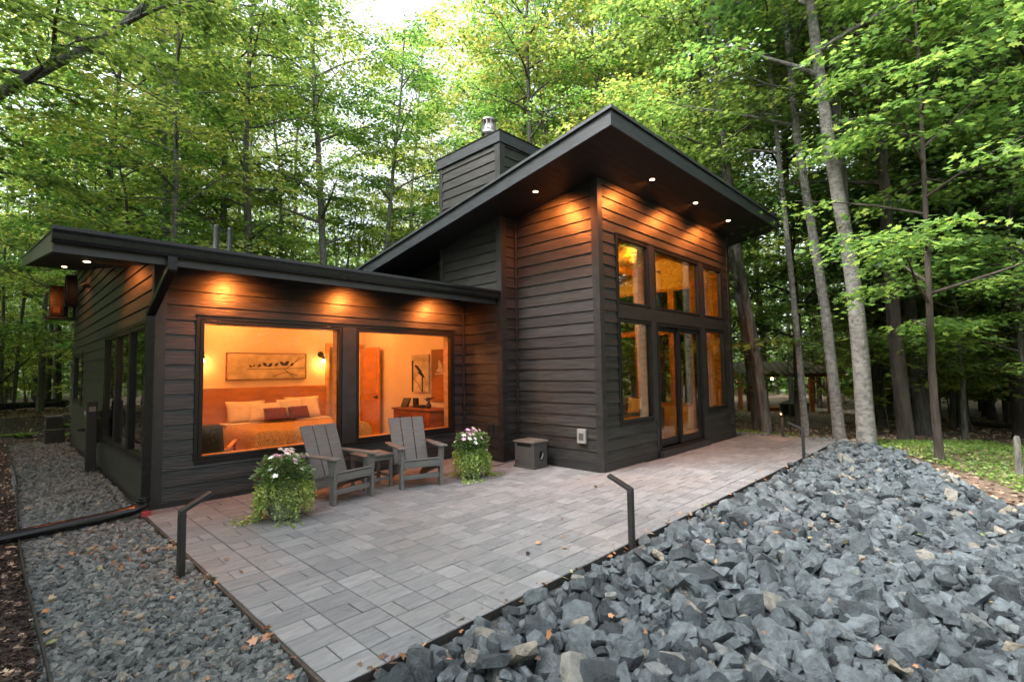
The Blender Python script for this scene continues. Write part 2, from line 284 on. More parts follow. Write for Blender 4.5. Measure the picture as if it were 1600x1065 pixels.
# ------------------------------------------------------------------ object helpers
def thing(name, label, cat, loc=(0, 0, 0), rz=0, group=None):
    o = bpy.data.objects.new(name, None); C.objects.link(o); o.empty_display_size = .2
    o.location = loc; o.rotation_euler = (0, 0, rz); o['label'] = label; o['category'] = cat
    if group: o['group'] = group
    return o
def tag(o, label, cat, group=None, kind=None):
    if label: o['label'] = label
    if cat: o['category'] = cat
    if group: o['group'] = group
    if kind: o['kind'] = kind
    return o
class MB:
    def __init__(s): s.v = []; s.f = []
    def quad(s, *p):
        i = len(s.v); s.v += [tuple(q) for q in p]; s.f.append(tuple(range(i, i+len(p)))); return s
    def hexa(s, p):
        """p: 4 bottom points (ccw), 4 top points"""
        i = len(s.v); s.v += [tuple(q) for q in p]
        s.f += [(i+3, i+2, i+1, i), (i+4, i+5, i+6, i+7), (i, i+1, i+5, i+4), (i+1, i+2, i+6, i+5), (i+2, i+3, i+7, i+6), (i+3, i, i+4, i+7)]
        return s
    def box(s, x0, x1, y0, y1, z0, z1):
        return s.hexa([(x0, y0, z0), (x1, y0, z0), (x1, y1, z0), (x0, y1, z0), (x0, y0, z1), (x1, y0, z1), (x1, y1, z1), (x0, y1, z1)])
    def bar(s, a, b, w, h, up=(0, 0, 1)):
        """rectangular bar from a to b, width w (sideways), height h (along up)"""
        a = Vector(a); b = Vector(b); d = (b-a).normalized(); up = Vector(up)
        sd_ = d.cross(up).normalized(); u = sd_.cross(d)
        P = []
        for e in (a, b):
            P.append([e-sd_*w/2-u*h/2, e+sd_*w/2-u*h/2, e+sd_*w/2+u*h/2, e-sd_*w/2+u*h/2])
        return s.hexa(P[0]+P[1])
    def prism(s, pts, off):
        """closed prism: polygon pts extruded by vector off"""
        n = len(pts); i = len(s.v); off = Vector(off)
        s.v += [tuple(p) for p in pts] + [tuple(Vector(p)+off) for p in pts]
        s.f.append(tuple(range(i+n-1, i-1, -1))); s.f.append(tuple(range(i+n, i+2*n)))
        for k in range(n): s.f.append((i+k, i+(k+1) % n, i+n+(k+1) % n, i+n+k))
        return s
    def tube(s, pts, rad, n=8, cap=True, squash=None):
        pts = [Vector(p) for p in pts]
        if not hasattr(rad, '__len__'): rad = [rad]*len(pts)
        base = len(s.v); t0 = None; ref = None
        for k, p in enumerate(pts):
            d = (pts[min(k+1, len(pts)-1)]-pts[max(k-1, 0)]).normalized()
            if ref is None: ref = Vector((1, 0, 0)) if abs(d.x) < .8 else Vector((0, 1, 0))
            a = d.cross(ref).normalized(); b = a.cross(d); ref = b.cross(a)*-1 if False else ref
            for j in range(n):
                t = 2*math.pi*j/n
                s.v.append(tuple(p+a*math.cos(t)*rad[k]+b*math.sin(t)*rad[k]))
        for k in range(len(pts)-1):
            for j in range(n):
                i = base+k*n; s.f.append((i+j, i+(j+1) % n, i+n+(j+1) % n, i+n+j))
        if cap:
            s.f.append(tuple(range(base+n-1, base-1, -1))); e = base+(len(pts)-1)*n; s.f.append(tuple(range(e, e+n)))
        return s
    def lathe(s, prof, n=20, c=(0, 0)):
        base = len(s.v)
        for r, z in prof:
            for j in range(n):
                t = 2*math.pi*j/n; s.v.append((c[0]+r*math.cos(t), c[1]+r*math.sin(t), z))
        for k in range(len(prof)-1):
            for j in range(n):
                i = base+k*n; s.f.append((i+j, i+(j+1) % n, i+n+(j+1) % n, i+n+j))
        s.f.append(tuple(range(base+n-1, base-1, -1))); e = base+(len(prof)-1)*n; s.f.append(tuple(range(e, e+n)))
        return s
    def build(s, name, m, parent=None, bevel=0, smooth=False, loc=None):
        me = bpy.data.meshes.new(name); me.from_pydata(s.v, [], s.f); me.materials.append(M[m] if isinstance(m, str) else m)
        if smooth: me.shade_smooth()
        o = bpy.data.objects.new(name, me); C.objects.link(o)
        if parent: o.parent = parent
        if loc: o.location = loc
        if bevel:
            b = o.modifiers.new('b', 'BEVEL'); b.width = bevel; b.segments = 2; b.limit_method = 'ANGLE'; b.angle_limit = .6
        return o
def npmesh(name, V, F, m, parent=None, fsize=None):
    """fast mesh: V (n,3), F flat index array with equal polygon size"""
    V = np.asarray(V, np.float32); F = np.asarray(F, np.int32); k = F.shape[1]; nf = F.shape[0]
    me = bpy.data.meshes.new(name)
    me.vertices.add(len(V)); me.vertices.foreach_set('co', V.ravel())
    me.loops.add(nf*k); me.loops.foreach_set('vertex_index', F.ravel())
    me.polygons.add(nf); me.polygons.foreach_set('loop_start', np.arange(0, nf*k, k, dtype=np.int32))
    me.update(calc_edges=True)
    me.shade_flat()
    me.materials.append(M[m] if isinstance(m, str) else m)
    if parent is False: return me
    o = bpy.data.objects.new(name, me); C.objects.link(o)
    if parent: o.parent = parent
    return o
def tritris(bm_v, bm_f):
    T = []
    for f in bm_f:
        for k in range(1, len(f)-1): T.append((f[0], f[k], f[k+1]))
    return np.array(bm_v, np.float32), np.array(T, np.int32)
def lamp(name, kind, loc, parent, energy, col=WARM, size=.05, spot=None, blend=.6, target=None):
    l = bpy.data.lights.new(name, kind); l.energy = energy; l.color = col
    if kind == 'SPOT': l.spot_size = spot; l.spot_blend = blend; l.shadow_soft_size = size
    elif kind == 'AREA': l.size = size
    else: l.shadow_soft_size = size
    o = bpy.data.objects.new(name, l); C.objects.link(o); o.parent = parent; o.location = loc
    if target: o.rotation_euler = (Vector(target)-Vector(loc)).to_track_quat('-Z', 'Y').to_euler()
    return o

# ------------------------------------------------------------------ terrain
def terr(x, y):
    z = -.07
    if x > 12.6: z -= .05*min(x-12.6, 20)
    if x > 20 or y > 20 or x < -6 or y < -4: z += .25*noise.noise(Vector((x*.08, y*.08, 3)))*min(1, (max(x-20, y-20, -6-x, -4-y))/8)
    # the stone bank falls away in front of the patio
    if x > 1.2 and y < 2.5: z -= min(.30, .10*(2.5-y))*min(1, (x-1.2)/1.5)*max(0, min(1, (13-x)/2.5))
    return z
def ground():
    xs = np.concatenate([np.linspace(-150, -12, 24), np.linspace(-10, 40, 101), np.linspace(43, 190, 30)])
    ys = np.concatenate([np.linspace(-150, -12, 24), np.linspace(-10, 40, 101), np.linspace(43, 190, 30)])
    V = [(x, y, terr(x, y)) for y in ys for x in xs]; n = len(xs)
    F = [(j*n+i, j*n+i+1, j*n+n+i+1, j*n+n+i) for j in range(len(ys)-1) for i in range(n-1)]
    o = npmesh('ground', V, F, 'floor'); o.data.shade_smooth(); tag(o, None, None, kind='structure')
ground()
def sheet(name, poly, dz, m, step=.5):
    """thin sheet following the terrain inside an axis box clipped by a polygon test"""
    xs = [p[0] for p in poly]; ys = [p[1] for p in poly]
    def inside(x, y):
        c = False; j = len(poly)-1
        for i in range(len(poly)):
            if (poly[i][1] > y) != (poly[j][1] > y) and x < (poly[j][0]-poly[i][0])*(y-poly[i][1])/(poly[j][1]-poly[i][1])+poly[i][0]: c = not c
            j = i
        return c
    bm = bmesh.new(); vd = {}
    nx = int((max(xs)-min(xs))/step)+1; ny = int((max(ys)-min(ys))/step)+1
    def V(i, j):
        if (i, j) not in vd:
            x = min(xs)+i*step; y = min(ys)+j*step; vd[i, j] = bm.verts.new((x, y, terr(x, y)+dz))
        return vd[i, j]
    for i in range(nx):
        for j in range(ny):
            if inside(min(xs)+(i+.5)*step, min(ys)+(j+.5)*step): bm.faces.new((V(i, j), V(i+1, j), V(i+1, j+1), V(i, j+1)))
    me = bpy.data.meshes.new(name); bm.to_mesh(me); bm.free(); me.materials.append(M[m]); me.shade_smooth()
    o = bpy.data.objects.new(name, me); C.objects.link(o); tag(o, None, None, kind='structure'); return o
sheet('mulch_bed', [(-6, -2), (.23, -2), (.23, 17.2), (6, 17.2), (6, 29), (-6, 29)], .03, 'mulch', .23)
sheet('gravel_bed', [(.22, -2), (1.28, -2), (1.28, 17.1), (.22, 17.1)], .012, 'under', .106)
sheet('stone_bank_bed', [(1.2, -2), (7, -1.2), (8.7, -.2), (9.9, .5), (11.8, 1.4), (12.5, 2.5), (12.7, 4.3), (12.2, 4.3), (12.2, 2.5), (1.2, 2.5)], .012, 'under', .1)
sheet('gravel_path', [(17, 4), (22, 4.2), (34, 2.5), (38, 9), (30, 14), (20, 10)], .015, 'path', .5)

# ------------------------------------------------------------------ patio of random rectangular pavers
def patio():
    PX0, PX1, PY0, PY1 = 1.205, 12.15, 2.43, 7.105
    rnd = random.Random(3); mb = MB(); nc = 36; cw = (PX1-PX0)/nc
    for i in range(nc):
        xa = PX0+i*cw; y = PY0; k = rnd.randrange(2)
        if i % 2: k = i//2 % 2
        while y < PY1-.02:
            h = .2015 if rnd.random() < .93 else .1; y2 = min(PY1, y+h)
            if PY1-y2 < .04: y2 = PY1
            if k % 2 and y2-y > .12 and rnd.random() < .92:
                q = rnd.choice([.36, .36, .64, .64, .5]); cells = [(xa, xa+cw*q), (xa+cw*q, xa+cw)]
            else: cells = [(xa, xa+cw)]
            for x0, x1 in cells:
                if y > 4.2 and x0 > 6.3: continue
                g = .0034; c = .005; z = rnd.uniform(-.0018, .0018); ya, yb = y+g, y2-g; x0 += g; x1 -= g
                i0 = len(mb.v); tl = [rnd.uniform(-.001, .001) for _ in range(4)]
                cor = [(x0, ya), (x1, ya), (x1, yb), (x0, yb)]; ins = [(x0+c, ya+c), (x1-c, ya+c), (x1-c, yb-c), (x0+c, yb-c)]
                mb.v += [(p[0], p[1], -.05) for p in cor]+[(p[0], p[1], z-c*.7+tl[q]) for q, p in enumerate(cor)]+[(p[0], p[1], z+tl[q]) for q, p in enumerate(ins)]
                for q in range(4):
                    q2 = (q+1) % 4
                    mb.f.append((i0+q, i0+q2, i0+4+q2, i0+4+q)); mb.f.append((i0+4+q, i0+4+q2, i0+8+q2, i0+8+q))
                mb.f.append((i0+8, i0+9, i0+10, i0+11))
            y = y2; k += 1
    o = mb.build('patio', 'paver'); tag(o, None, None, kind='structure')
    j = MB().box(PX0, PX1, PY0, PY1, -.06, -.008).build('patio_base', 'joint'); tag(j, None, None, kind='structure')
    e = MB().box(PX0-.022, PX0-.004, 1.6, 7.0, -.08, -.004).build('edging', 'edging'); tag(e, None, None, kind='structure')
    MBe = MB(); pts = [(.22+.03*math.sin(y*.7), y, -.02) for y in np.arange(1, 17.2, .4)]
    for a, b in zip(pts[:-1], pts[1:]): MBe.bar(a, b, .012, .08)
    tag(MBe.build('bed_edging', 'rubber'), None, None, kind='structure')
patio()

# ------------------------------------------------------------------ the cabin
X0, X1, X2, X3 = 1.28, 6.06, 6.43, 11.70
YB, YC, YF, YR = 7.12, 6.10, 4.33, 10.3
EXPO = .1815
zlow = lambda y: 2.885+.145*(y-7.12)
ztall = lambda y: 4.57-.172*(y-4.33)
cabin = thing('cabin', 'dark charcoal wood-sided cabin with low flat wing, tall glazed block and warm lit windows', 'house', (0, 0, 0))

def wallpt(axis, plane, u, z, off):
    return (u, plane-off, z) if axis == 'x' else (plane-off, u, z)
def siding(axis, plane, u0, u1, z0, top, openings, name='siding'):
    mb = MB(); rnd = random.Random(int(plane*100)+len(axis))
    topf = top if callable(top) else (lambda u: top)
    zmax = max(topf(u0), topf(u1)); k = 0
    while z0+k*EXPO < zmax:
        zb = z0+k*EXPO; zt = zb+EXPO
        # clip u range where the soffit is above this board's foot
        a, b = u0, u1
        if callable(top):
            us = [u for u in np.linspace(u0, u1, 400) if topf(u) > zb]
            if not us: break
            a, b = min(us), max(us)
        else:
            zt = min(zt, top)
        cuts = sorted({zb, zt, *[z for o in openings for z in (o[2], o[3]) if zb < z < zt]})
        # butt joints
        joints = []; q = a+rnd.uniform(.6, 3.6)
        while q < b: joints.append(q); q += 3.66
        for za, zc in zip(cuts[:-1], cuts[1:]):
            segs = [(a, b)]
            for o in openings:
                if o[2] < (za+zc)/2 < o[3]:
                    ns = []
                    for s0, s1 in segs:
                        if o[0] > s0: ns.append((s0, min(s1, o[0])))
                        if o[1] < s1: ns.append((max(s0, o[1]), s1))
                    segs = [s for s in ns if s[1]-s[0] > .01]
            for q in joints:
                ns = []
                for s0, s1 in segs:
                    if s0+.05 < q < s1-.05: ns += [(s0, q-.0015), (q+.0015, s1)]
                    else: ns.append((s0, s1))
                segs = ns
            oa = .028-.018*(za-zb)/EXPO; oc = .028-.018*(zc-zb)/EXPO
            zd = zc-.009 if zc == zt and zc == zb+EXPO else zc
            for s0, s1 in segs:
                i = len(mb.v)
                mb.v += [wallpt(axis, plane, s0, za, oa), wallpt(axis, plane, s1, za, oa), wallpt(axis, plane, s1, zd, oc), wallpt(axis, plane, s0, zd, oc)]
                mb.f.append((i, i+1, i+2, i+3) if axis == 'x' else (i+3, i+2, i+1, i))
                if za == zb:
                    mb.v += [wallpt(axis, plane, s0, za, .002), wallpt(axis, plane, s1, za, .002)]
                    mb.f.append((i+4, i+5, i+1, i))
        k += 1
    return mb.build(name, 'siding', cabin)
def corewall(axis, plane, u0, u1, z0, top, openings, thick=.15, m='trim', name='wall', parent=cabin):
    mb = MB(); topf = top if callable(top) else (lambda u: top)
    us = sorted({u0, u1, *[u for o in openings for u in o[:2] if u0 < u < u1]})
    for a, b in zip(us[:-1], us[1:]):
        mid = (a+b)/2; zs = [z0]
        blocks = sorted([(o[2], o[3]) for o in openings if o[0] <= mid <= o[1]])
        z = z0; spans = []
        for ob in blocks:
            if ob[0] > z: spans.append((z, ob[0], False))
            z = ob[1]
        spans.append((z, None, True))
        for za, zc, last in spans:
            ta = topf(a) if last else zc; tb = topf(b) if last else zc
            if min(ta, tb) <= za: continue
            P = [wallpt(axis, plane, a, za, 0), wallpt(axis, plane, b, za, 0), wallpt(axis, plane, b, za, -thick), wallpt(axis, plane, a, za, -thick),
                 wallpt(axis, plane, a, ta, 0), wallpt(axis, plane, b, tb, 0), wallpt(axis, plane, b, tb, -thick), wallpt(axis, plane, a, ta, -thick)]
            mb.hexa(P)
    return mb.build(name, m, parent)

W1 = (1.74, 3.62, .51, 2.25); W2 = (3.86, 5.76, .51, 2.25)
WT = (1.70, 5.80, .47, 2.29)
# openings of the tall glazed wall: one combined field for the siding, single ones for the core
G = dict(UL=(6.93, 7.96, 2.62, 3.74), UC=(8.16, 10.06, 2.62, 3.74), UR=(10.24, 11.24, 2.62, 3.74), LL=(6.95, 7.98, .69, 2.37), DR=(8.18, 10.06, .14, 2.37), LR=(10.28, 11.27, .69, 2.37))
GF = [(6.90, 11.29, .66, 3.77), (8.10, 10.16, .0, .70)]
LW = [(8.60, 9.68-.04, .53, 2.2), (9.68+.04, 10.76, .53, 2.2), (7.52, 8.60-.08, .53, 2.2), (14.1, 15.6, 1.0, 2.05)]
LWF = [(7.47, 10.81, .48, 2.25), (14.05, 15.65, .95, 2.1)]

siding('x', YB, X0, X1, .06, 2.885, [WT], 'front_siding')
corewall('x', YB, X0, X1, -.05, 2.88, [W1, W2])
siding('y', X0, YB, 16.1, .06, zlow, LWF, 'side_siding')
corewall('y', X0, YB+.16, 16.1, -.05, lambda y: zlow(y)-.01, LW)
siding('y', X1, YC, YB, .06, lambda y: 2.9, [], 'return_siding')
siding('y', X1, YC+.03, 7.80, 2.95, lambda y: 5.62 if y > 0 else 0, [], 'chimney_side_siding')
corewall('y', X1, YC+.005, 7.8, -.05, 5.62, [], .14)
siding('x', YC, X1, X2, .12, 5.62, [], 'chimney_front_siding')
siding('x', YC+.001, X2, 7.05, 4.3, 5.62, [], 'chimney_front_siding')
corewall('x', YC, X1+.005, 7.05, -.05, 5.62, [], .14)
corewall('y', 6.9, YC+.15, 7.65, 4.0, 5.62, [], .14)
corewall('x', 7.66, X1+.15, 7.04, 2.9, 5.62, [], .14)
siding('y', X2, YF, YC, .12, ztall, [], 'tall_side_siding')
corewall('y', X2, YF, YC, -.05, lambda y: ztall(y)-.01, [], .14)
siding('x', YF, X2, X3, .12, 4.57, GF, 'glazed_wall_siding')
corewall('x', YF, X2+.16, X3, -.05, 4.56, list(G.values()), .14)
siding('y', X2, 7.8, YR, 3.0, ztall, [], 'upper_side_siding')
corewall('y', X2, 7.8, YR, 2.6, lambda y: ztall(y)-.01, [], .14)
RW = [(y0, y0+.78, .72, 2.38) for y0 in (4.75, 5.68, 6.61)]+[(y0, y0+.78, 2.52, 3.45) for y0 in (4.75, 5.68, 6.61)]
corewall('y', X3-.15, YF+.15, YR, -.05, lambda y: ztall(y)-.01, RW, .15, 'trim')
corewall('x', YR, X2, X3, -.05, lambda x: ztall(YR)-.01, [], .14)
corewall('x', 16.1, X0+.15, X2, -.05, zlow(16.1)-.01, [], .14)
corewall('y', X2, YR+.15, 16.1, -.05, lambda y: zlow(y)-.01, [], .14)

def trimbox(name, x0, x1, y0, y1, z0, z1, m='trim', parent=cabin, bevel=.003):
    return MB().box(x0, x1, y0, y1, z0, z1).build(name, m, parent, bevel)
# corner boards
def cornerL(x, y, z0, z1, w=.10, t=.030, name='corner_board', ztop2=None):
    mb = MB(); mb.box(x-t, x+w, y-t, y, z0, z1); mb.box(x-t, x, y+.0005, y+w, z0, z1-.001); return mb.build(name, 'trim', cabin, .003)
cornerL(X0, YB, .05, 2.88)
cornerL(X1, YC, .05, 4.30)
cornerL(X2, YF, .12, 4.56)
trimbox('corner_board', X3-.10, X3+.03, YF-.03, YF, .12, 4.56)
trimbox('corner_board', X3+.001, X3+.03, YF+.001, YF+.1, .12, 4.5)
trimbox('corner_board', X1-.03, X1, 7.70, 7.80, 2.95, 5.62)
cb = MB(); cb.box(X1-.031, X1+.10, YC-.031, YC-.001, 4.301, 5.62); cb.box(X1-.031, X1, YC, YC+.10, 4.301, 5.619); cb.build('corner_board', 'trim', cabin, .003)
trimbox('inside_corner', X1-.065, X1-.026, YB-.065, YB-.026, .05, 2.87)
trimbox('inside_corner', X2-.06, X2-.026, YC-.06, YC-.026, .12, 4.25)
# skirts at the foot of the walls
sk = MB(); sk.box(X0-.02, X1, YB-.022, YB, -.06, .058); sk.box(X0-.02, X0, YB, 16.1, -.06, .057); sk.box(X1-.02, X1, YC-.001, YB-.023, -.06, .056)
sk.build('skirt', 'trim', cabin)
sk = MB(); sk.box(X1-.02, X2-.041, YC-.022, YC-.002, -.06, .118); sk.box(X2-.04, X2, YF-.04, YC, -.06, .118); sk.box(X2+.001, 8.08, YF-.04, YF, -.06, .117)
sk.build('skirt', 'trim', cabin)
MB().box(10.18, X3+.02, YF-.04, YF, -.06, .117).build('skirt', 'trim', cabin)
ch = MB()
for a in ((X1-.055, X1-.005, YC-.055, 7.86, 5.60, 5.79), (X1-.004, 7.11, YC-.055, YC-.005, 5.60, 5.789), (7.06, 7.111, YC-.004, 7.86, 5.60, 5.788), (X1-.004, 7.059, 7.81, 7.861, 5.6, 5.787)): ch.box(*a)
ch.build('chimney_fascia', 'fascia', cabin, .004)
MB().box(X1-.065, 7.12, YC-.065, 7.87, 5.792, 5.815).build('chimney_cap', 'black', cabin)
fl = MB(); fl.lathe([(.11, 5.8), (.11, 6.22)], 24, (6.62, 6.95)); fl.build('flue_pipe', 'steel', cabin, smooth=False)
fl = MB(); fl.lathe([(.128, 6.20), (.155, 6.22), (.155, 6.28), (.128, 6.29), (.128, 6.47), (.155, 6.48), (.155, 6.52), (.11, 6.54)], 28, (6.62, 6.95)); fo = fl.build('flue_cap', 'steel', cabin)
for p in fo.data.polygons: p.use_smooth = len(p.vertices) == 4
rb = MB()
for k in range(12):
    t = 2*math.pi*k/12; rb.bar((6.62+.142*math.cos(t), 6.95+.142*math.sin(t), 6.28), (6.62+.142*math.cos(t), 6.95+.142*math.sin(t), 6.48), .012, .022, (math.cos(t), math.sin(t), 0))
rb.build('flue_cage', 'steel', cabin)

# roofs -----------------------------------------------------------
def slab(x0, x1, y0, y1, zf, t0, t1):
    return MB().hexa([(x0, y0, zf(y0)+t0), (x1, y0, zf(y0)+t0), (x1, y1, zf(y1)+t0), (x0, y1, zf(y1)+t0), (x0, y0, zf(y0)+t1), (x1, y0, zf(y0)+t1), (x1, y1, zf(y1)+t1), (x0, y1, zf(y1)+t1)])
TX0, TX1, TY0 = 5.42, 12.42, 3.40
# tall roof: soffit boards, core, fascias, metal sheet with drip edge
so = MB(); y = TY0+.03
while y < YR-.01:
    y1 = min(y+.14, YR)
    so.hexa([(TX0+.03, y+.004, ztall(y)), (TX1-.03, y+.004, ztall(y)), (TX1-.03, y1, ztall(y1)), (TX0+.03, y1, ztall(y1)),
             (TX0+.03, y+.004, ztall(y)+.01), (TX1-.03, y+.004, ztall(y)+.01), (TX1-.03, y1, ztall(y1)+.01), (TX0+.03, y1, ztall(y1)+.01)]); y += .14
so.build('tall_soffit', 'soffit', cabin)
slab(TX0+.03, TX1-.03, TY0+.03, YR, ztall, .012, .22).build('tall_roof', 'roof', cabin)
fz = MB()
fz.hexa([(TX0, TY0, ztall(TY0)-.012), (TX1, TY0, ztall(TY0)-.012), (TX1, TY0+.028, ztall(TY0)-.012), (TX0, TY0+.028, ztall(TY0)-.012)] +
        [(TX0, TY0, ztall(TY0)+.205), (TX1, TY0, ztall(TY0)+.205), (TX1, TY0+.028, ztall(TY0)+.205), (TX0, TY0+.028, ztall(TY0)+.205)])
fz.build('fascia', 'fascia', cabin)
for xa, xb in ((TX0, TX0+.028), (TX1-.028, TX1)):
    y0, y1 = TY0+.029, YR
    MB().hexa([(xa, y0, ztall(y0)-.012), (xb, y0, ztall(y0)-.012), (xb, y1, ztall(y1)-.012), (xa, y1, ztall(y1)-.012), (xa, y0, ztall(y0)+.203), (xb, y0, ztall(y0)+.203), (xb, y1, ztall(y1)+.203), (xa, y1, ztall(y1)+.203)]).build('fascia', 'fascia', cabin)
slab(TX0-.025, TX1+.025, TY0-.025, YR, ztall, .222, .236).build('roof_sheet', 'roof', cabin)
dr = MB(); dr.box(TX0-.03, TX1+.03, TY0-.034, TY0-.026, ztall(TY0)+.195, ztall(TY0)+.242)
dr.hexa([(TX0-.036, TY0-.034, ztall(TY0)+.20), (TX0-.028, TY0-.034, ztall(TY0)+.20), (TX0-.028, YR, ztall(YR)+.20), (TX0-.036, YR, ztall(YR)+.20), (TX0-.036, TY0-.034, ztall(TY0)+.243), (TX0-.028, TY0-.034, ztall(TY0)+.243), (TX0-.028, YR, ztall(YR)+.243), (TX0-.036, YR, ztall(YR)+.243)])
dr.build('drip_edge', mat('drip_edge_metal', (.10, .11, .12), .3, .1, (4, 4, 4), 0, metal=.6), cabin)
# low roof
LX0 = .32; LY0 = 6.21
so = MB(); y = LY0+.02
while y < 16.6:
    y1 = min(y+.14, 16.6)
    xr = X1-.035 if y < 7.85 else X2-.03
    so.hexa([(LX0+.02, y+.004, zlow(y)), (xr, y+.004, zlow(y)), (xr, y1, zlow(y1)), (LX0+.02, y1, zlow(y1)), (LX0+.02, y+.004, zlow(y)+.01), (xr, y+.004, zlow(y)+.01), (xr, y1, zlow(y1)+.01), (LX0+.02, y1, zlow(y1)+.01)]); y += .14
so.build('low_soffit', 'soffit_tan', cabin)
slab(LX0+.02, X1-.035, LY0+.02, 7.84, zlow, .012, .16).build('low_roof', 'roof', cabin)
slab(LX0+.02, X2-.03, 7.845, 16.6, zlow, .012, .16).build('low_roof', 'roof', cabin)
slab(LX0-.02, X1-.034, LY0-.03, 7.84, zlow, .162, .176).build('roof_sheet', 'roof', cabin)
slab(LX0-.02, X2-.029, 7.842, 16.62, zlow, .162, .176).build('roof_sheet', 'roof', cabin)
sm = MB()
for k in range(14):
    x = LX0+.02+k*.43
    if x > X1-.06: break
    y0, y1 = LY0-.03, 7.84 if x > X1 else 16.6
    sm.hexa([(x, y0, zlow(y0)+.178), (x+.02, y0, zlow(y0)+.178), (x+.02, y1, zlow(y1)+.178), (x, y1, zlow(y1)+.178), (x, y0, zlow(y0)+.21), (x+.02, y0, zlow(y0)+.21), (x+.02, y1, zlow(y1)+.21), (x, y1, zlow(y1)+.21)])
sm.build('roof_seam', 'roof', cabin)
MB().box(LX0, X1-.032, LY0-.008, LY0+.019, 2.715, 2.925).build('fascia', 'trim', cabin, .002)
y0, y1 = LY0+.02, 16.62
MB().hexa([(LX0-.008, y0, zlow(y0)-.03), (LX0+.019, y0, zlow(y0)-.03), (LX0+.019, y1, zlow(y1)-.03), (LX0-.008, y1, zlow(y1)-.03), (LX0-.008, y0, zlow(y0)+.16), (LX0+.019, y0, zlow(y0)+.16), (LX0+.019, y1, zlow(y1)+.16), (LX0-.008, y1, zlow(y1)+.16)]).build('rake_fascia', mat('green_lit_fascia', (.075, .078, .062), .4, .2, (4, 4, 4), .1), cabin)  # green light falling on the rake is put into its colour
# gutter: K profile extruded along x
gp = [(6.20, 2.80), (6.13, 2.80), (6.11, 2.83), (6.105, 2.88), (6.085, 2.91), (6.085, 2.945), (6.095, 2.945), (6.095, 2.915), (6.115, 2.885), (6.12, 2.84), (6.135, 2.81), (6.19, 2.81), (6.19, 2.94), (6.20, 2.94)]
gx = [(LX0-.02, y, z) for y, z in gp]
MB().prism(gx, (X1-.035-LX0+.02, 0, 0)).build('gutter', 'black', cabin)
MB().prism([(LX0-.023, 6.083, 2.80), (LX0-.023, 6.20, 2.80), (LX0-.023, 6.20, 2.946), (LX0-.023, 6.083, 2.946)], (.004, 0, 0)).build('gutter_end_cap', 'black', cabin)
MB().prism([(X1-.040, 6.083, 2.80), (X1-.040, 6.20, 2.80), (X1-.040, 6.20, 2.946), (X1-.040, 6.083, 2.946)], (.004, 0, 0)).build('gutter_end_cap', 'black', cabin)
# downspout: ribbed rectangular, offset back to the corner and down
def ribbed(mb, a, b, w=.085, d=.062, up=(0, 1, 0)):
    mb.bar(a, b, w, d, up)
    a = Vector(a); b = Vector(b); dd = (b-a).normalized(); upv = Vector(up); s_ = dd.cross(upv).normalized(); u = s_.cross(dd)
    for k in (-1.5, -.5, .5, 1.5):
        mb.bar(a+s_*k*w/4.4-u*d/2, b+s_*k*w/4.4-u*d/2, .010, .010, up)
ds = MB()
ribbed(ds, (1.235, 6.155, 2.80), (1.235, 6.155, 2.66))
ribbed(ds, (1.235, 6.16, 2.68), (1.215, 7.02, 2.28), up=(0, .4, .9))
ribbed(ds, (1.213, 7.03, 2.31), (1.213, 7.03, .13))
ds.build('downspout', 'black', cabin, .003)
for z in (2.0, 1.2, .5): MB().box(1.165, 1.262, 6.994, 7.085, z, z+.025).build('downspout_strap', 'black', cabin)

# vents on the low roof
for x, h, r in ((2.40, 4.0, .042), (2.60, 3.99, .034)):
    y = 9.0; vb = MB(); vb.lathe([(r+.03, zlow(y)+.15), (r+.03, zlow(y)+.24), (r, zlow(y)+.26), (r, h-.03), (r*.8, h)], 16, (x, y)); vb.build('roof_vent', 'rubber', cabin, smooth=True)

# windows ----------------------------------------------------------
def window_x(o, plane, name='window', fw=.045, proud=.03, gm='glass', depth=.16, wood='wood', label=None, outer=True):
    x0, x1, z0, z1 = o
    w_ = MB()
    for a in ((x0, x1, plane-proud, plane+.05, z0, z0+fw), (x0, x1, plane-proud, plane+.05, z1-fw, z1), (x0, x0+fw, plane-proud, plane+.05, z0+fw, z1-fw), (x1-fw, x1, plane-proud, plane+.05, z0+fw, z1-fw)): w_.box(*a)
    f = w_.build(name, 'frame', cabin, .003)
    if label: f['label'] = label
    MB().box(x0+fw, x1-fw, plane+.010, plane+.018, z0+fw, z1-fw).build('pane', gm, f)
    j = MB()
    for a in ((x0+.002, x1-.002, plane+.051, plane+depth+.01, z0+.01, z0+fw), (x0+.002, x1-.002, plane+.051, plane+depth+.01, z1-fw, z1-.01), (x0+.002, x0+fw+.005, plane+.051, plane+depth+.01, z0+fw, z1-fw), (x1-fw-.005, x1-.002, plane+.051, plane+depth+.01, z0+fw, z1-fw)): j.box(*a)
    j.build('jamb', wood, f)
    return f
window_x(W1, YB); window_x(W2, YB)
tr = MB(); tr.box(3.625, 3.855, YB-.034, YB-.001, .49, 2.27); tr.build('window_mullion', 'trim', cabin, .003)
tr = MB()
for a in ((WT[0], WT[1], YB-.036, YB-.002, WT[3]-.035, WT[3]+.012), (WT[0], WT[1], YB-.036, YB-.002, WT[2]-.012, WT[2]+.035), (WT[0]-.008, WT[0]+.036, YB-.036, YB-.002, WT[2]+.036, WT[3]-.036), (WT[1]-.036, WT[1]+.008, YB-.036, YB-.002, WT[2]+.036, WT[3]-.036)): tr.box(*a)
tr.build('window_casing', 'frame', cabin, .003)
MB().box(WT[0]-.012, WT[1]+.012, YB-.05, YB-.002, WT[3]+.0125, WT[3]+.022).build('drip_cap', 'frame', cabin)
for k in ('UL', 'UC', 'UR', 'LL', 'LR'): window_x(G[k], YF, gm='glass_tall')
tr = MB()
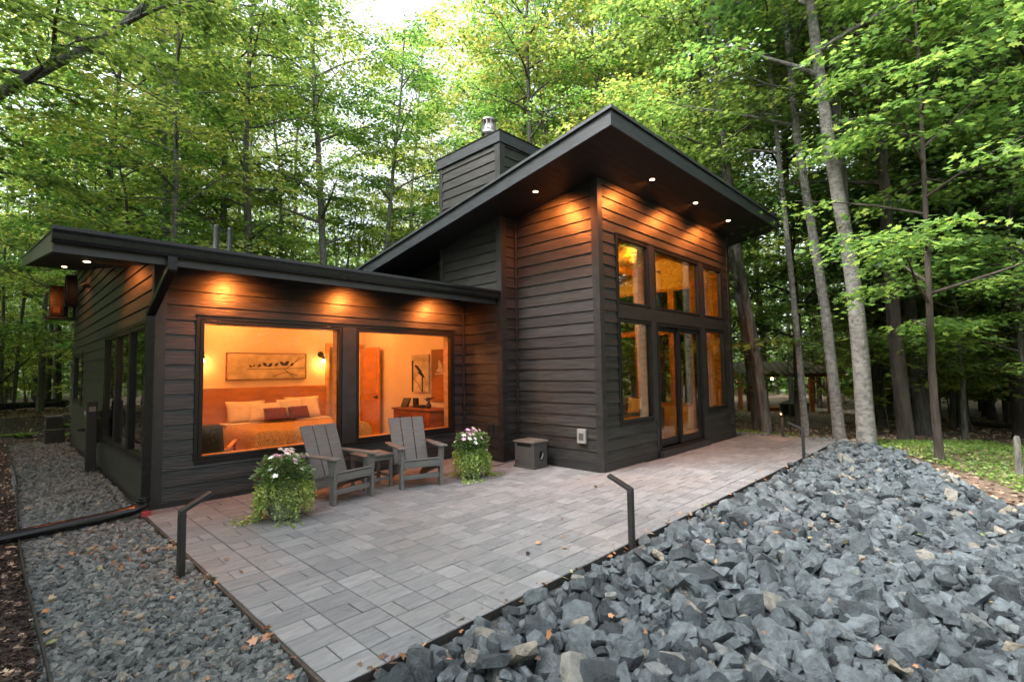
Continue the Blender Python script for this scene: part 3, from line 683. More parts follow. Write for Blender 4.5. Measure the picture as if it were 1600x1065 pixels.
tr.box(6.90, 11.29, YF-.034, YF-.002, 2.385, 2.605)
for a, b in ((7.975, 8.15), (10.075, 10.225)): tr.box(a, b, YF-.034, YF-.002, 2.606, 3.77)
for a, b in ((7.995, 8.165), (10.075, 10.265)): tr.box(a, b, YF-.034, YF-.002, .12 if False else .66, 2.384)
tr.box(8.09, 8.165, YF-.033, YF-.002, .0, .659); tr.box(10.075, 10.17, YF-.033, YF-.002, .0, .659)
tr.build('window_mullion', 'trim', cabin, .003)
tr = MB()
for a in ((6.89, 6.925, .65, 3.78), (11.285, 11.31, .65, 3.78)): tr.box(a[0], a[1], YF-.037, YF-.002, a[2], a[3])
tr.box(6.926, 11.284, YF-.037, YF-.002, 3.75, 3.785); tr.box(6.926, 7.994, YF-.037, YF-.002, .645, .68); tr.box(10.266, 11.284, YF-.037, YF-.002, .645, .68)
tr.build('window_casing', 'frame', cabin, .003)
# sliding door
def sliding_door():
    x0, x1, z0, z1 = G['DR']
    f = MB()
    for a in ((x0, x1, YF-.04, YF+.11, z1-.05, z1), (x0, x0+.045, YF-.04, YF+.11, z0, z1-.05), (x1-.045, x1, YF-.04, YF+.11, z0, z1-.05), (x0, x1, YF-.06, YF+.11, z0-.03, z0)): f.box(*a)
    d = f.build('sliding_door', 'frame', cabin, .003)
    mid = 9.13
    for a, b, yy in ((x0+.045, mid+.03, YF+.05), (mid-.06, x1-.045, YF+.0)):
        p = MB(); s = .075
        for q in ((a, b, yy, yy+.042, z0+.01, z0+.14), (a, b, yy, yy+.042, z1-.05-s, z1-.05), (a, a+s, yy, yy+.042, z0+.14, z1-.05-s), (b-s, b, yy, yy+.042, z0+.14, z1-.05-s)): p.box(*q)
        pn = p.build('door_panel', 'frame', d, .003)
        MB().box(a+s, b-s, yy+.015, yy+.023, z0+.14, z1-.05-s).build('pane', 'glass_tall', d)
    h = MB(); h.box(mid-.045, mid-.02, YF-.045, YF-.02, 1.0, 1.28); h.box(mid-.04, mid-.025, YF-.03, YF+.0, 1.02, 1.05); h.box(mid-.04, mid-.025, YF-.03, YF, 1.23, 1.26); h.build('handle', 'satin', d, .002)
    MB().box(8.11, 10.16, YF-.12, YF-.045, -.03, .105).build('door_step', 'trim', cabin, .004)
sliding_door()
# side windows of the low wing, facing the gravel strip
def window_y(o, label=None):
    y0, y1, z0, z1 = o; fw = .045; P = X0
    m_ = MB()
    for a in ((P-.03, P+.05, y0, y1, z0, z0+fw), (P-.03, P+.05, y0, y1, z1-fw, z1), (P-.03, P+.05, y0, y0+fw, z0+fw, z1-fw), (P-.03, P+.05, y1-fw, y1, z0+fw, z1-fw)): m_.box(*a)
    f = m_.build('side_window', 'frame', cabin, .003)
    MB().box(P+.008, P+.016, y0+fw, y1-fw, z0+fw, z1-fw).build('pane', 'glass_tall', f)
    MB().box(P+.09, P+.10, y0, y1, z0, z1).build('dark_backing', 'dark_backing', f)  # added dark panel behind the glass, makes the window read dark
for o in LW: window_y(o)
tr = MB()
for y in (8.56, 9.68): MB().box(X0-.034, X0-.001, y-.045, y+.045, .50, 2.23).build('window_mullion', 'frame', cabin)
for o in LWF:
    tr = MB()
    for a in ((o[0], o[1], o[2]-.01, o[2]+.045), (o[0], o[1], o[3]-.045, o[3]+.01)): tr.box(X0-.036, X0-.002, *a)
    for y in (o[0], o[1]): tr.box(X0-.036, X0-.002, y-.02, y+.03, o[2]+.046, o[3]-.046)
    tr.build('window_casing', 'frame', cabin)
# right wall casings of the tall room (timber, seen through the glass)
tw = MB(); y = YF
for a, b, c, d in RW:
    xx = X3-.305; t = .07
    for q in ((a-t, b+t, c-t, c), (a-t, b+t, d, d+t), (a-t, a, c, d), (b, b+t, c, d)): tw.box(xx, xx+.16, q[0]+.001, q[1]-.001, q[2], q[3])
tw.build('timber_casing', 'wood', cabin, .003)
for o in RW:
    MB().box(X3-.05, X3-.042, o[0], o[1], o[2], o[3]).build('pane', 'glass', cabin)

# soffit downlights -------------------------------------------------
def downlight(x, y, z, power, slope, tgt, spot=math.radians(95)):
    r = MB(); r.lathe([(.062, z-.006), (.062, z+.02)], 20, (x, y)); t = r.build('soffit_light', 'satin', cabin)
    d = MB(); d.lathe([(.038, z-.010), (.038, z-.0065)], 20, (x, y)); d.build('lens', 'lamp', t)
    lamp('soffit_lamp', 'SPOT', (x, y, z-.03), t, power, EXT, .03, spot, 1.0, tgt)
for x in (2.09, 3.75, 5.43):
    downlight(x, 6.70, zlow(6.70), 40, 0, (x, 8.9, 0), math.radians(142))
downlight(.79, 8.8, zlow(8.8), 22, 0, (3.0, 8.8, 0), math.radians(150))
downlight(.86, 13.4, zlow(13.4), 26, 0, (1.6, 15.2, 0), math.radians(150))
for x, y in ((7.35, 3.86), (9.0, 3.86), (10.6, 3.86), (5.92, 5.15)):
    downlight(x, y, ztall(y), 66, 0, (x, y+2.7, 0) if x > 6 else (x+2.7, y, 0), math.radians(140))

# interiors ---------------------------------------------------------
def room(name, x0, x1, y0, y1, z1, mw, mf, mc, doorhole=None):
    pass
iw = MB()
iw.box(1.46, 5.93, 10.50, 10.56, 0.02, 2.75) if False else None
# bedroom back wall with doorway x 5.05-5.80
bw = MB(); bw.box(1.44, 5.05, 10.50, 10.58, .0, 2.8); bw.box(5.05, 5.80, 10.50, 10.58, 2.14, 2.8); bw.box(5.80, 5.93, 10.50, 10.58, .0, 2.8)
bw.box(5.93, 5.99, 7.27, 12.2, 0, 2.8); bw.box(1.44, 1.50, 7.27, 10.5, 0, 2.8); bw.box(3.8, 5.93, 12.0, 12.06, 0, 2.8); bw.box(3.74, 3.80, 10.58, 12.06, 0, 2.8)
# reveal of the window wall inside
for a in ((1.50, 1.74, 0, 2.8), (3.62, 3.86, 0, 2.8), (5.76, 5.93, 0, 2.8), (1.74, 3.62, 0, .50), (3.86, 5.76, 0, .50), (1.74, 3.62, 2.26, 2.8), (3.86, 5.76, 2.26, 2.8)): bw.box(a[0], a[1], 7.275, 7.29, a[2], a[3])
bw.build('bedroom_wall', 'paint', cabin)
MB().box(1.44, 6.0, 7.27, 12.06, -.04, .0).build('bedroom_floor', 'floorwood', cabin)
MB().box(1.44, 5.99, 7.27, 12.06, 2.80, 2.84).build('bedroom_ceiling', 'paint', cabin)
# door casing and the open door leaf against the right wall
dc = MB(); dc.box(4.97, 5.05, 10.47, 10.50, 0, 2.22); dc.box(5.05, 5.80, 10.47, 10.50, 2.14, 2.22); dc.box(5.80, 5.88, 10.47, 10.5, 0, 2.22); dc.build('door_casing', 'wood', cabin, .003)
dl = MB(); dl.box(5.80, 5.84, 9.68, 10.44, .02, 2.12)
for z0, z1 in ((.18, .95), (1.1, 1.98)):
    for q in ((9.78, 10.34, z0, z0+.025), (9.78, 10.34, z1-.025, z1), (9.78, 9.805, z0, z1), (10.315, 10.34, z0, z1)): dl.box(5.79, 5.80, *q)
dleaf = dl.build('door', mat('orange_door', (.58, .22, .05), .45, .08, (3, 3, 10), .1), cabin)
h = MB(); h.box(5.765, 5.80, 9.73, 9.79, 1.0, 1.06); h.box(5.755, 5.77, 9.73, 9.86, 1.02, 1.04); h.build('handle', 'satin', dleaf)
# hall door with four small lites
hd = MB(); hd.box(5.0, 5.75, 11.93, 11.99, 0, 2.1); hdo = hd.build('hall_door', 'wood', cabin)
for k in range(4): MB().box(5.15, 5.45, 11.915, 11.93, .45+k*.42, .68+k*.42).build('lite', mat('door_lite_%d' % k, (.20, .26, .24), .1, .4, (6, 6, 6), 0), hdo)
# tall room
tf = MB()
tf.box(X2+.16, X3-.31, YF+.15, YR-.01, -.04, .0); tf.build('living_floor', 'floorwood', cabin)
tc = MB(); tc.hexa([(X2+.15, YF+.14, ztall(YF+.14)-.06), (X3-.30, YF+.14, ztall(YF+.14)-.06), (X3-.30, YR, ztall(YR)-.06), (X2+.15, YR, ztall(YR)-.06)]+[(X2+.15, YF+.14, ztall(YF+.14)-.03), (X3-.30, YF+.14, ztall(YF+.14)-.03), (X3-.30, YR, ztall(YR)-.03), (X2+.15, YR, ztall(YR)-.03)])
tc.build('living_ceiling', 'pine', cabin)
corewall('y', X3-.30, YF+.15, YR, 0, lambda y: ztall(y)-.05, [(a-.0, b+.0, c-.0, d+.0) for a, b, c, d in RW], .10, 'paint', 'living_wall')
lw = MB(); lw.box(X2+.15, X2+.19, YF+.15, YC, 0, 4.2); lw.box(7.06, 7.1, YC, YR, 0, 3.9); lw.box(X2+.15, 7.1, YC, YC+.04, 0, 4.1); lw.box(7.1, X3-.31, YR-.06, YR-.01, 0, 3.45)
lw.build('living_wall', 'paint', cabin)
jm = MB()
for a in ((6.60, 6.92, .0, 4.45), (7.97, 8.15, .0, 4.45), (10.07, 10.23, .0, 4.45), (11.28, 11.40, 0, 4.45)): jm.box(a[0], a[1], YF+.145, YF+.20, a[2], a[3])
jm.box(6.92, 11.28, YF+.145, YF+.199, 2.38, 2.60); jm.box(6.92, 11.28, YF+.145, YF+.199, 3.75, 4.4); jm.box(6.92, 7.97, YF+.145, YF+.199, 0, .68); jm.box(10.23, 11.28, YF+.145, YF+.199, 0, .68)
jm.build('timber_lining', 'wood', cabin)
bm_ = MB()
for y in (5.2, 6.5, 7.8, 9.1): bm_.box(X2+.2, X3-.32, y, y+.12, ztall(y+.12)-.25, ztall(y+.12)-.06)
bm_.build('ceiling_beam', 'wood', cabin)

# ---------------------------------------------------------------- interior lamps (recessed cans in the ceilings, sconces)
def can(x, y, z, power, label, grp, col=(1, .40, .10)):
    t = thing('recessed_ceiling_light', label, 'ceiling light', (x, y, z), 0, grp)
    MB().lathe([(.08, -.004), (.08, .0)], 20).build('trim_ring', 'outlet', t)
    MB().lathe([(.055, -.009), (.055, -.0045)], 20).build('lens', 'lampdim', t)
    lamp('ceiling_lamp', 'POINT', (0, 0, -.14), t, power, col, .08)
BED_P, LIV_P = 7, 11
for x, y in ((2.4, 8.2), (4.4, 8.2), (2.9, 9.9), (5.0, 9.6)):
    can(x, y, 2.80, BED_P, 'small round recessed light in the bedroom ceiling', 'recessed bedroom ceiling lights')
can(4.6, 11.3, 2.8, BED_P*.6, 'round recessed light in the hall ceiling behind the bedroom door', None)
for x, y in ((8.2, 5.9), (10.2, 5.9), (8.2, 8.2), (10.2, 8.2)):
    can(x, y, ztall(y)-.075, LIV_P, 'round recessed light in the sloping pine ceiling of the tall room', 'recessed ceiling lights of the tall room', (1, .50, .09))
def sconce(x, label):
    t = thing('wall_sconce', label, 'wall lamp', (x, 10.5, 1.97))
    b = MB(); b.tube([(0, -.001, 0), (0, -.03, 0)], .065, 20); b.tube([(0, -.03, 0), (0, -.11, .01), (.01, -.13, -.05)], .012, 8); b.build('arm', 'satin', t)
    MB().lathe([(.045, -.10), (.032, -.05), (.03, -.045)], 16, (.01, -.13)).build('socket', 'satin', t)
    MB().lathe([(.008, -.185), (.03, -.17), (.036, -.14), (.025, -.11), (.015, -.101)], 16, (.01, -.13)).build('bulb', 'bulb', t, smooth=True)
    lamp('sconce_lamp', 'POINT', (.01, -.15, -.22), t, 2.2, WARM, .04)
sconce(4.86, 'black arm wall sconce with glowing bulb right of the bird painting')
sconce(2.58, 'black arm wall sconce at the left edge of the bedroom window')

# ---------------------------------------------------------------- bedroom furniture
def pillow(mb_name, m, w_, h_, d_, loc, rx, rz, parent):
    bm = bmesh.new(); n = 14
    vs = {}
    for s in (1, -1):
        for i in range(n+1):
            for j in range(n+1):
                u = i/n*2-1; v = j/n*2-1
                e = (1-u**4)*(1-v**4); p = max(0, e)**.45
                px_ = 1-.09*(1-abs(v)**1.0)*0; x = u*w_/2*(1-.07*(1-v*v)*abs(u)); z = v*h_/2*(1-.07*(1-u*u)*abs(v))
                y = s*d_/2*p + .004*noise.noise(Vector((u*5+loc[0]*3, v*5, s)))*p*3
                if (i in (0, n) or j in (0, n)):
                    if s == -1: vs[s, i, j] = vs[1, i, j]; continue
                    y = 0
                vs[s, i, j] = bm.verts.new((x, y, z))
    for s in (1, -1):
        for i in range(n):
            for j in range(n):
                q = [vs[s, i, j], vs[s, i+1, j], vs[s, i+1, j+1], vs[s, i, j+1]]
                bm.faces.new(q if s == -1 else q[::-1])
    me = bpy.data.meshes.new(mb_name); bm.to_mesh(me); bm.free(); me.shade_smooth(); me.materials.append(M[m])
    o = bpy.data.objects.new(mb_name, me); C.objects.link(o); o.location = loc; o.rotation_euler = (rx, 0, rz)
    if parent: o.parent = parent
    return o
def bed():
    t = thing('bed', 'wide bed with gold patterned coverlet seen through the left bedroom window', 'bed', (3.9, 9.45, 0))
    MB().box(-1.0, 1.0, -.95, 1.0, .08, .34).build('base', 'dresser', t, .01)
    MB().box(-.98, .98, -.93, 1.0, .34, .60).build('mattress', 'sheet', t, .04)
    # coverlet draped over the sides: grid with a rounded drop
    V = []; F = []; nx, ny = 60, 60
    for j in range(ny+1):
        for i in range(nx+1):
            u = (i/nx*2-1)*1.50; v = -1.50+j/ny*2.10
            x = u; y = v; z = .64
            dx = max(0, abs(u)-.98); dy = max(0, -.93-v)
            if dx > 0: x = math.copysign(.98+.05*min(1, dx/.1)+.03*dx, u); z -= dx
            if dy > 0: y = -.93-.05*min(1, dy/.1)-.03*dy; z = min(z, .64-dy)
            fold = noise.noise(Vector((u*2.6, v*2.6, 0)))
            if dx > 0: x += math.copysign(.05*fold*min(1, dx*3), u)+math.copysign(.03*math.sin(v*9)*dx, u)
            if dy > 0: y += .05*fold*min(1, dy*3)+.03*math.sin(u*8)*dy
            z += .012*fold+.02*noise.noise(Vector((u*1.1, v*1.1, 5)))
            V.append((x, y, max(.05, z))); 
    for j in range(ny):
        for i in range(nx): F.append((j*(nx+1)+i, j*(nx+1)+i+1, (j+1)*(nx+1)+i+1, (j+1)*(nx+1)+i))
    o = npmesh('coverlet', V, F, 'cover', t); o.data.shade_smooth()
    b2 = MB(); b2.box(-1.0, 1.0, .62, 1.0, .62, .66); b2.build('folded_sheet', 'sheet', t, .015)
bed()
for i, (x, y, z, w_, h_, rx, rz, m, lab) in enumerate([
    (3.32, 10.28, .86, .72, .42, -.35, .03, 'sheet', 'cream pillow at the left end of the headboard'),
    (3.62, 10.14, .84, .62, .38, -.42, -.18, 'sheet', 'cream pillow leaning in front of the leftmost pillow'),
    (4.40, 10.28, .88, .74, .46, -.35, .04, 'sheet', 'large cream pillow at the right end of the headboard'),
    (4.10, 10.16, .87, .56, .42, -.40, .25, 'sheet', 'cream pillow in the middle behind the dark red cushions'),
    (3.72, 9.92, .80, .42, .26, -.5, -.12, 'maroon', 'left one of the two dark red cushions on the bed'),
    (4.17, 9.93, .80, .42, .27, -.5, .14, 'maroon', 'right one of the two dark red cushions on the bed')]):
    p = pillow('cushion' if m == 'maroon' else 'pillow', m, w_, h_, .17, (x, y, z), rx, rz, None); tag(p, lab, 'cushion' if m == 'maroon' else 'pillow')
tag(MB().box(1.52, 4.96, 10.45, 10.498, .0, 1.31).build('headboard', 'panel', None, .004), 'long flat orange wood headboard panel behind the bed', 'headboard')

def bird(mb, cx, cz, s, y, flip=1):
    pts = []
    prof = [(-1.0, -.35), (-.55, -.12), (-.45, .25), (-.1, .5), (.25, .62), (.42, .52), (.62, .45), (.42, .36), (.38, .05), (.15, -.3), (-.2, -.42), (-.55, -.38)]
    mb.prism([(cx+flip*a*s, y, cz+b*s) for a, b in prof], (0, -.002, 0))
def painting_back():
    t = thing('painting', 'wide pale canvas of small birds in a row above the bed', 'painting', (3.77, 10.5, 1.72))
    MB().box(-.75, .75, -.045, -.002, -.25, .25).build('canvas', 'canvas', t, .003)
    f = MB()
    for q in ((-.765, .765, -.262, -.251), (-.765, .765, .251, .262), (-.765, -.751, -.25, .25), (.751, .765, -.25, .25)): f.box(q[0], q[1], -.055, -.002, q[2], q[3])
    f.build('frame', 'dresser', t)
    a = MB()
    for k, (x, z, s) in enumerate([(-.34, 0, .05), (-.27, .01, .04), (-.17, .01, .06), (-.07, .03, .075), (.04, .02, .08), (.16, .03, .065), (.26, .05, .08), (.36, .05, .1), (.47, .03, .07)]): bird(a, x, z, s, -.046, 1 if k % 3 else -1)
    for p in ([(-.4, -.05), (-.05, -.06), (.3, -.05), (.74, -.03)], [(.3, -.05), (.42, -.15), (.5, -.22)], [(.35, -.05), (.55, .1), (.72, .2)], [(.5, .06), (.62, .2)], [(.1, -.2), (.35, -.12), (.6, -.2)]):
        for q, r in zip(p[:-1], p[1:]): a.bar((q[0], -.047, q[1]), (r[0], -.047, r[1]), .003, .010, (0, 0, 1))
    a.build('picture', 'ink', t)
painting_back()
def painting_right(yc, zc, w_, h_, m, lab, kind):
    t = thing('painting', lab, 'painting', (5.925, yc, zc))
    MB().box(-.04, -.001, -w_/2, w_/2, -h_/2, h_/2).build('canvas', m, t, .003)
    a = MB()
    def P(u, v): return (-.0415, u*w_/2, v*h_/2)
    def br(p, th):
        for q, r in zip(p[:-1], p[1:]): a.bar(P(*q), P(*r), .002, th, (0, 1, 0) if abs(q[1]-r[1]) > abs(q[0]-r[0]) else (0, 0, 1))
    if kind == 'b':
        br([(.85, -.98), (.85, .7)], .055); br([(-.3, -.98), (-.3, -.1)], .04); br([(.8, -.2), (.2, -.55), (-.3, -.98)], .012)
        for u, v in ((.3, .35), (.05, .2), (-.1, .0), (-.25, -.05)):
            pr = [(-.3, -.15), (-.1, .1), (.2, .22), (.35, .1), (.1, -.1), (-.4, -.4)]
            a.prism([P(u+q[0]*.9, v+q[1]*.55) for q in pr], (-.002, 0, 0))
    else:
        pr = [(-.5, .1), (-.3, .4), (.0, .62), (.15, .5), (.1, .3), (.4, .15), (-.2, .12)]
        a.prism([P(*q) for q in pr], (-.002, 0, 0)); br([(-.7, .08), (.5, .05)], .03)
    a.build('picture', 'ink' if kind == 'b' else 'canvas', t)
painting_right(8.28, 1.53, .58, .75, 'canvas', 'tall pale painting of birds on reeds above the dresser', 'b')
painting_right(7.64, 1.49, .52, 1.00, 'canvas_o', 'tall green and orange painting of a white bird nearest the right window jamb', 'w')
def dresser():
    t = thing('dresser', 'reddish wood dresser with drawers at the right side of the bedroom', 'dresser', (5.68, 7.95, 0))
    MB().box(-.22, .22, -.62, .62, .06, .84).build('body', 'dresser', t, .004)
    MB().box(-.25, .24, -.65, .65, .842, .875).build('top', 'dresser', t, .004)
    for k in range(3):
        for s in (-.305, .305):
            d = MB().box(-.236, -.221, s-.29, s+.29, .10+k*.245, .32+k*.245).build('drawer', 'dresser', t, .004)
            MB().box(-.262, -.237, s-.06, s+.06, .20+k*.245, .215+k*.245).build('handle', 'satin', d)
dresser()
def small(name, lab, cat, mb, m): tag(mb.build(name, m, None, .003), lab, cat)
small('picture_frame', 'black tilted picture frame standing at the left end of the dresser', 'photo frame', MB().prism([(5.60, 8.32, .877), (5.64, 8.32, .877), (5.70, 8.30, 1.05), (5.66, 8.30, 1.05)], (0, .22, 0)), 'satin')
small('speaker', 'slim black upright box standing on the dresser', 'speaker', MB().box(5.62, 5.70, 8.05, 8.14, .877, 1.06), 'satin')
small('clock_radio', 'low black box beside the upright box on the dresser', 'clock', MB().box(5.58, 5.70, 7.82, 7.98, .877, .93), 'satin')
vs_ = thing('vase', 'small dark vase of dried flowers on the dresser', 'vase', (5.66, 7.68, .876))
MB().lathe([(.03, 0), (.05, .03), (.05, .07), (.025, .10), (.03, .11)], 14).build('body', 'satin', vs_, smooth=True)
fs = MB(); rr = random.Random(4)
for k in range(26):
    a = rr.uniform(0, 6.28); b = rr.uniform(.2, 1); L = rr.uniform(.08, .16); e = (math.cos(a)*L*b*.8, math.sin(a)*L*b*.8, .1+L*.6)
    fs.tube([(0, 0, .1), e], .002, 4); s = .015
    fs.prism([(e[0]-s, e[1]-s, e[2]), (e[0]+s, e[1]-s, e[2]+.01), (e[0]+s, e[1]+s, e[2]), (e[0]-s, e[1]+s, e[2]+.01)], (0, 0, .01))
fs.build('flowers', 'ink', vs_)
def armchair():
    t = thing('armchair', 'dark green armchair with wooden arm inside the left bedroom window', 'armchair', (2.05, 8.15, 0), math.radians(155))
    MB().box(-.32, .32, -.32, .30, .26, .42).build('seat', 'green_fab', t, .04)
    MB().prism([(-.33, .22, .38), (-.33, .36, .38), (-.33, .50, .88), (-.33, .40, .90)], (.66, 0, 0)).build('backrest', 'green_fab', t, .05)
    for s in (-1, 1):
        f = MB(); f.bar((s*.37, -.34, 0), (s*.37, -.30, .56), .035, .04, (0, 1, 0)); f.bar((s*.37, .42, 0), (s*.37, .34, .56), .035, .04, (0, 1, 0)); f.build('leg', 'dresser', t, .004)
        f = MB(); f.bar((s*.37, -.38, .57), (s*.37, .42, .53), .05, .03); f.build('arm', 'wood', t, .006)
armchair()
# ---------------------------------------------------------------- tall room furniture
def sofa():
    t = thing('sofa', 'brown leather sofa seen through the lower left pane of the tall block', 'sofa', (10.75, 6.85, 0), -math.pi/2)
    MB().box(-.9, .9, -.42, .42, .12, .44).build('seat', 'leather', t, .04)
    MB().box(-.9, .9, .24, .46, .441, .86).build('backrest', 'leather', t, .05)
    for s in (-1, 1): MB().box(s*1.0-.1, s*1.0+.1, -.44, .46, .10, .64).build('arm', 'leather', t, .04)
sofa()
for i, (y, lab) in enumerate(((6.25, 'cream cushion leaning on the near arm of the brown sofa'), (7.35, 'cream cushion at the far end of the brown sofa'))):
    tag(pillow('cushion', 'sheet', .46, .42, .15, (10.78, y, .66), -.3, -math.pi/2+.3, None), lab, 'cushion')

# ---------------------------------------------------------------- patio furniture
def adirondack():
    t = thing('adirondack_chair', '', 'chair', (0, 0, 0))
    for s in (-1, 1):
        MB().box(s*.275-.02, s*.275+.02, -.30, -.21, 0, .525).build('leg', 'chair', t, .004)
        g = MB(); g.prism([(s*.305-.012, -.30, .525), (s*.305-.012, -.19, .525), (s*.305-.012, -.24, .33), (s*.305-.012, -.28, .33)], (.024, 0, 0)); g.build('arm_bracket', 'chair', t, .003)
        a = MB(); a.prism([(s*.225, -.36, .53), (s*.345, -.36, .53), (s*.35, .0, .53), (s*.33, .40, .53), (s*.26, .40, .53), (s*.225, .0, .53)][::s], (0, 0, .024)); a.build('arm', 'chair', t, .004)
        r = MB(); r.prism([(s*.24-.012, -.29, .36), (s*.24-.012, -.29, .25), (s*.24-.012, .20, .10), (s*.24-.012, .44, .0), (s*.24-.012, .54, .0), (s*.24-.012, .50, .06), (s*.24-.012, .22, .25)], (.024, 0, 0)); r.build('side_rail', 'chair', t, .003)
    for k in range(5):
        y = -.30+k*.105; z = .365-k*.030
        q = MB(); q.bar((-.262, y+.048, z), (.262, y+.048, z), .096, .022, (0, .28, 1)); q.build('seat_slat', 'chair', t, .003)
    MB().box(-.252, .252, -.302, -.282, .27, .355).build('apron', 'chair', t, .003)
    MB().box(-.254, .254, -.27, -.235, .115, .175).build('stretcher', 'chair', t, .003)
    MB().box(-.29, .29, .375, .40, .47, .528).build('back_rail', 'chair', t, .003)
    for k in (-1, 0, 1):
        b = MB(); a0 = Vector((k*.168, .175, .24)); a1 = Vector((k*.178, .47, .885))
        d = (a1-a0).normalized(); nrm = Vector((0, -d.z, d.y)) if True else None
        w0, w1 = .078, .083
        P = []
        for e, w_ in ((a0, w0), (a1, w1)):
            for sx, sn in ((-1, 1), (1, 1), (1, -1), (-1, -1)): P.append(e+Vector((sx*w_, 0, 0))+nrm*sn*.011)
        b.hexa(P); b.build('back_slat', 'chair', t, .004)
    return t
def dup(root, loc, rz, label, group=None, scale=None):
    r = root.copy(); C.objects.link(r); r.location = loc; r.rotation_euler = (0, 0, rz)
    if label: r['label'] = label
    if group: r['group'] = group
    if scale: r.scale = scale
    for c0 in list(root.children):
        c = c0.copy(); C.objects.link(c); c.parent = r
        for g0 in c0.children:
            g = g0.copy(); C.objects.link(g); g.parent = c
    return r
ch0 = adirondack(); ch0['group'] = 'adirondack chairs on the patio'
ch0['label'] = 'grey slatted adirondack chair beside the nearer flower planter, left of the side table'
ch0.location = (3.03, 5.98, 0); ch0.rotation_euler = (0, 0, math.radians(9))
dup(ch0, (4.13, 5.92, 0), math.radians(-17), 'grey slatted adirondack chair right of the side table', 'adirondack chairs on the patio')
def table():
    t = thing('side_table', 'small grey slatted side table between the two adirondack chairs', 'table', (3.62, 6.22, 0), math.radians(-4))
    for k in range(4): MB().box(-.22, .22, -.22+k*.112, -.22+k*.112+.104, .43, .455).build('top_slat', 'chair', t, .004)
    for sx in (-1, 1):
        for sy in (-1, 1): MB().box(sx*.19-.02, sx*.19+.02, sy*.18-.02, sy*.18+.02, 0, .429).build('leg', 'chair', t, .003)
    for sx in (-1, 1): MB().box(sx*.19-.012, sx*.19+.012, -.159, .159, .37, .428).build('apron', 'chair', t); MB().box(sx*.19-.012, sx*.19+.012, -.159, .159, .12, .16).build('stretcher', 'chair', t)
    for sy in (-1, 1): MB().box(-.169, .169, sy*.18-.012, sy*.18+.012, .371, .427).build('apron', 'chair', t); MB().box(-.169, .169, sy*.18-.012, sy*.18+.012, .10, .14).build('stretcher', 'chair', t)
table()
def hosebox():
    t = thing('storage_box', 'grey resin hose box with lid beside the tall side wall', 'storage box', (6.08, 5.48, 0))
    b = MB()
    b.prism([(-.165, -.20, .03), (.165, -.20, .03), (.165, .22, .03), (-.165, .22, .03)], (0, 0, .37)); b.build('body', 'box', t, .012)
    MB().box(-.178, .178, -.214, .234, .0, .035).build('base', 'box', t, .006)
    l = MB(); V = []; 
    l.hexa([(-.185, -.222, .40), (.185, -.222, .40), (.185, .242, .40), (-.185, .242, .40), (-.178, -.214, .428), (.178, -.214, .428), (.178, .234, .428), (-.178, .234, .428)])
    l.hexa([(-.178, -.214, .4285), (.178, -.214, .4285), (.178, .234, .4285), (-.178, .234, .4285), (-.13, -.14, .442), (.13, -.14, .442), (.13, .16, .442), (-.13, .16, .442)])
    l.build('lid', 'boxlid', t, .006)
    MB().box(-.1665, -.15, -.14, .16, .34, .385).build('vent_slot', 'black', t)
    rc = MB(); rc.prism([(.055*math.cos(a)+.02, -.2015, .05*math.sin(a)*1.6+.19) for a in np.linspace(0, 6.28, 20)[:-1]], (0, .004, 0)); rc.build('crank_recess', 'black', t)
    hh = MB(); hh.tube([(-.005, -.207, .14), (.03, -.21, .20), (.045, -.207, .24)], .007, 8); hh.tube([(.012, -.207, .135), (.048, -.21, .19), (.058, -.207, .22)], .006, 8); hh.build('crank', 'outlet', t)
hosebox()
hz = MB(); hz.tube([(5.91, 5.62, .12), (5.80, 5.70, .09), (5.66, 5.85, .035), (5.52, 6.0, .012), (5.40, 6.15, .012)], .009, 8); tag(hz.build('cable', 'box', None, smooth=True), 'grey cable running from the hose box to the patio floor', 'cable')
# outlets on the walls (parts of the cabin)
o1 = MB(); o1.box(X2-.075, X2-.02, 4.60, 4.76, .41, .63); oo = o1.build('outlet_cover', 'outlet', cabin, .006)
MB().box(X2-.081, X2-.0755, 4.635, 4.725, .46, .57).build('flap', 'box', oo, .003)
MB().box(X1-.06, X1-.02, 6.32, 6.44, .40, .64).build('outlet_box', 'trim', cabin, .004)

# bollard path lights
def bollard(loc, rz, label, group='black angled path lights round the patio', h=.47, lit=.9):
    t = thing('path_light', label, 'path light', loc, rz, group)
    MB().box(-.045, -.001 if False else .0, -.028, .028, -.1, h).build('post', 'satin', t, .004)
    MB().box(-.045, .0, -.028, .028, -.1, .002) if False else None
    a = MB(); a.hexa([(-.045, -.028, h+.001), (.0, -.028, h+.001-.0), (.0, .028, h+.001), (-.045, .028, h+.001), (-.040, -.028, h+.030), (-.012, -.028, h-.004+.02), (-.012, .028, h+.016), (-.040, .028, h+.030)])
    a2 = MB(); a2.prism([(-.045, -.028, h+.0005), (-.045, -.028, h+.016), (-.036, -.028, h+.030), (.183, -.028, h+.130), (.197, -.028, h+.101), (.0, -.028, h+.010), (.0, -.028, h+.0005)], (0, .056, 0)); a2.build('arm', 'satin', t, .004)
    e = MB(); e.bar((.08, 0, h+.0472), (.17, 0, h+.0908), .030, .003); e.build('lens', 'lampdim', t)
    lamp('path_lamp', 'SPOT', (.13, 0, h+.05), t, lit, WARM, .02, math.radians(130), .8, (.16, 0, -.5))
    return t
bollard((1.07, 4.67, -.0), math.radians(10), 'black angled path light in the gravel at the left edge of the patio')
bollard((3.94, 2.40, -.0), math.radians(95), 'black angled path light between the stone bank and the middle of the patio')
bollard((9.60, 2.43, -.0), math.radians(95), 'black angled path light at the far right end of the stone bank')
bollard((12.24, 3.47, -.02), math.radians(188), 'black path light with glowing top beyond the far edge of the patio', lit=2)
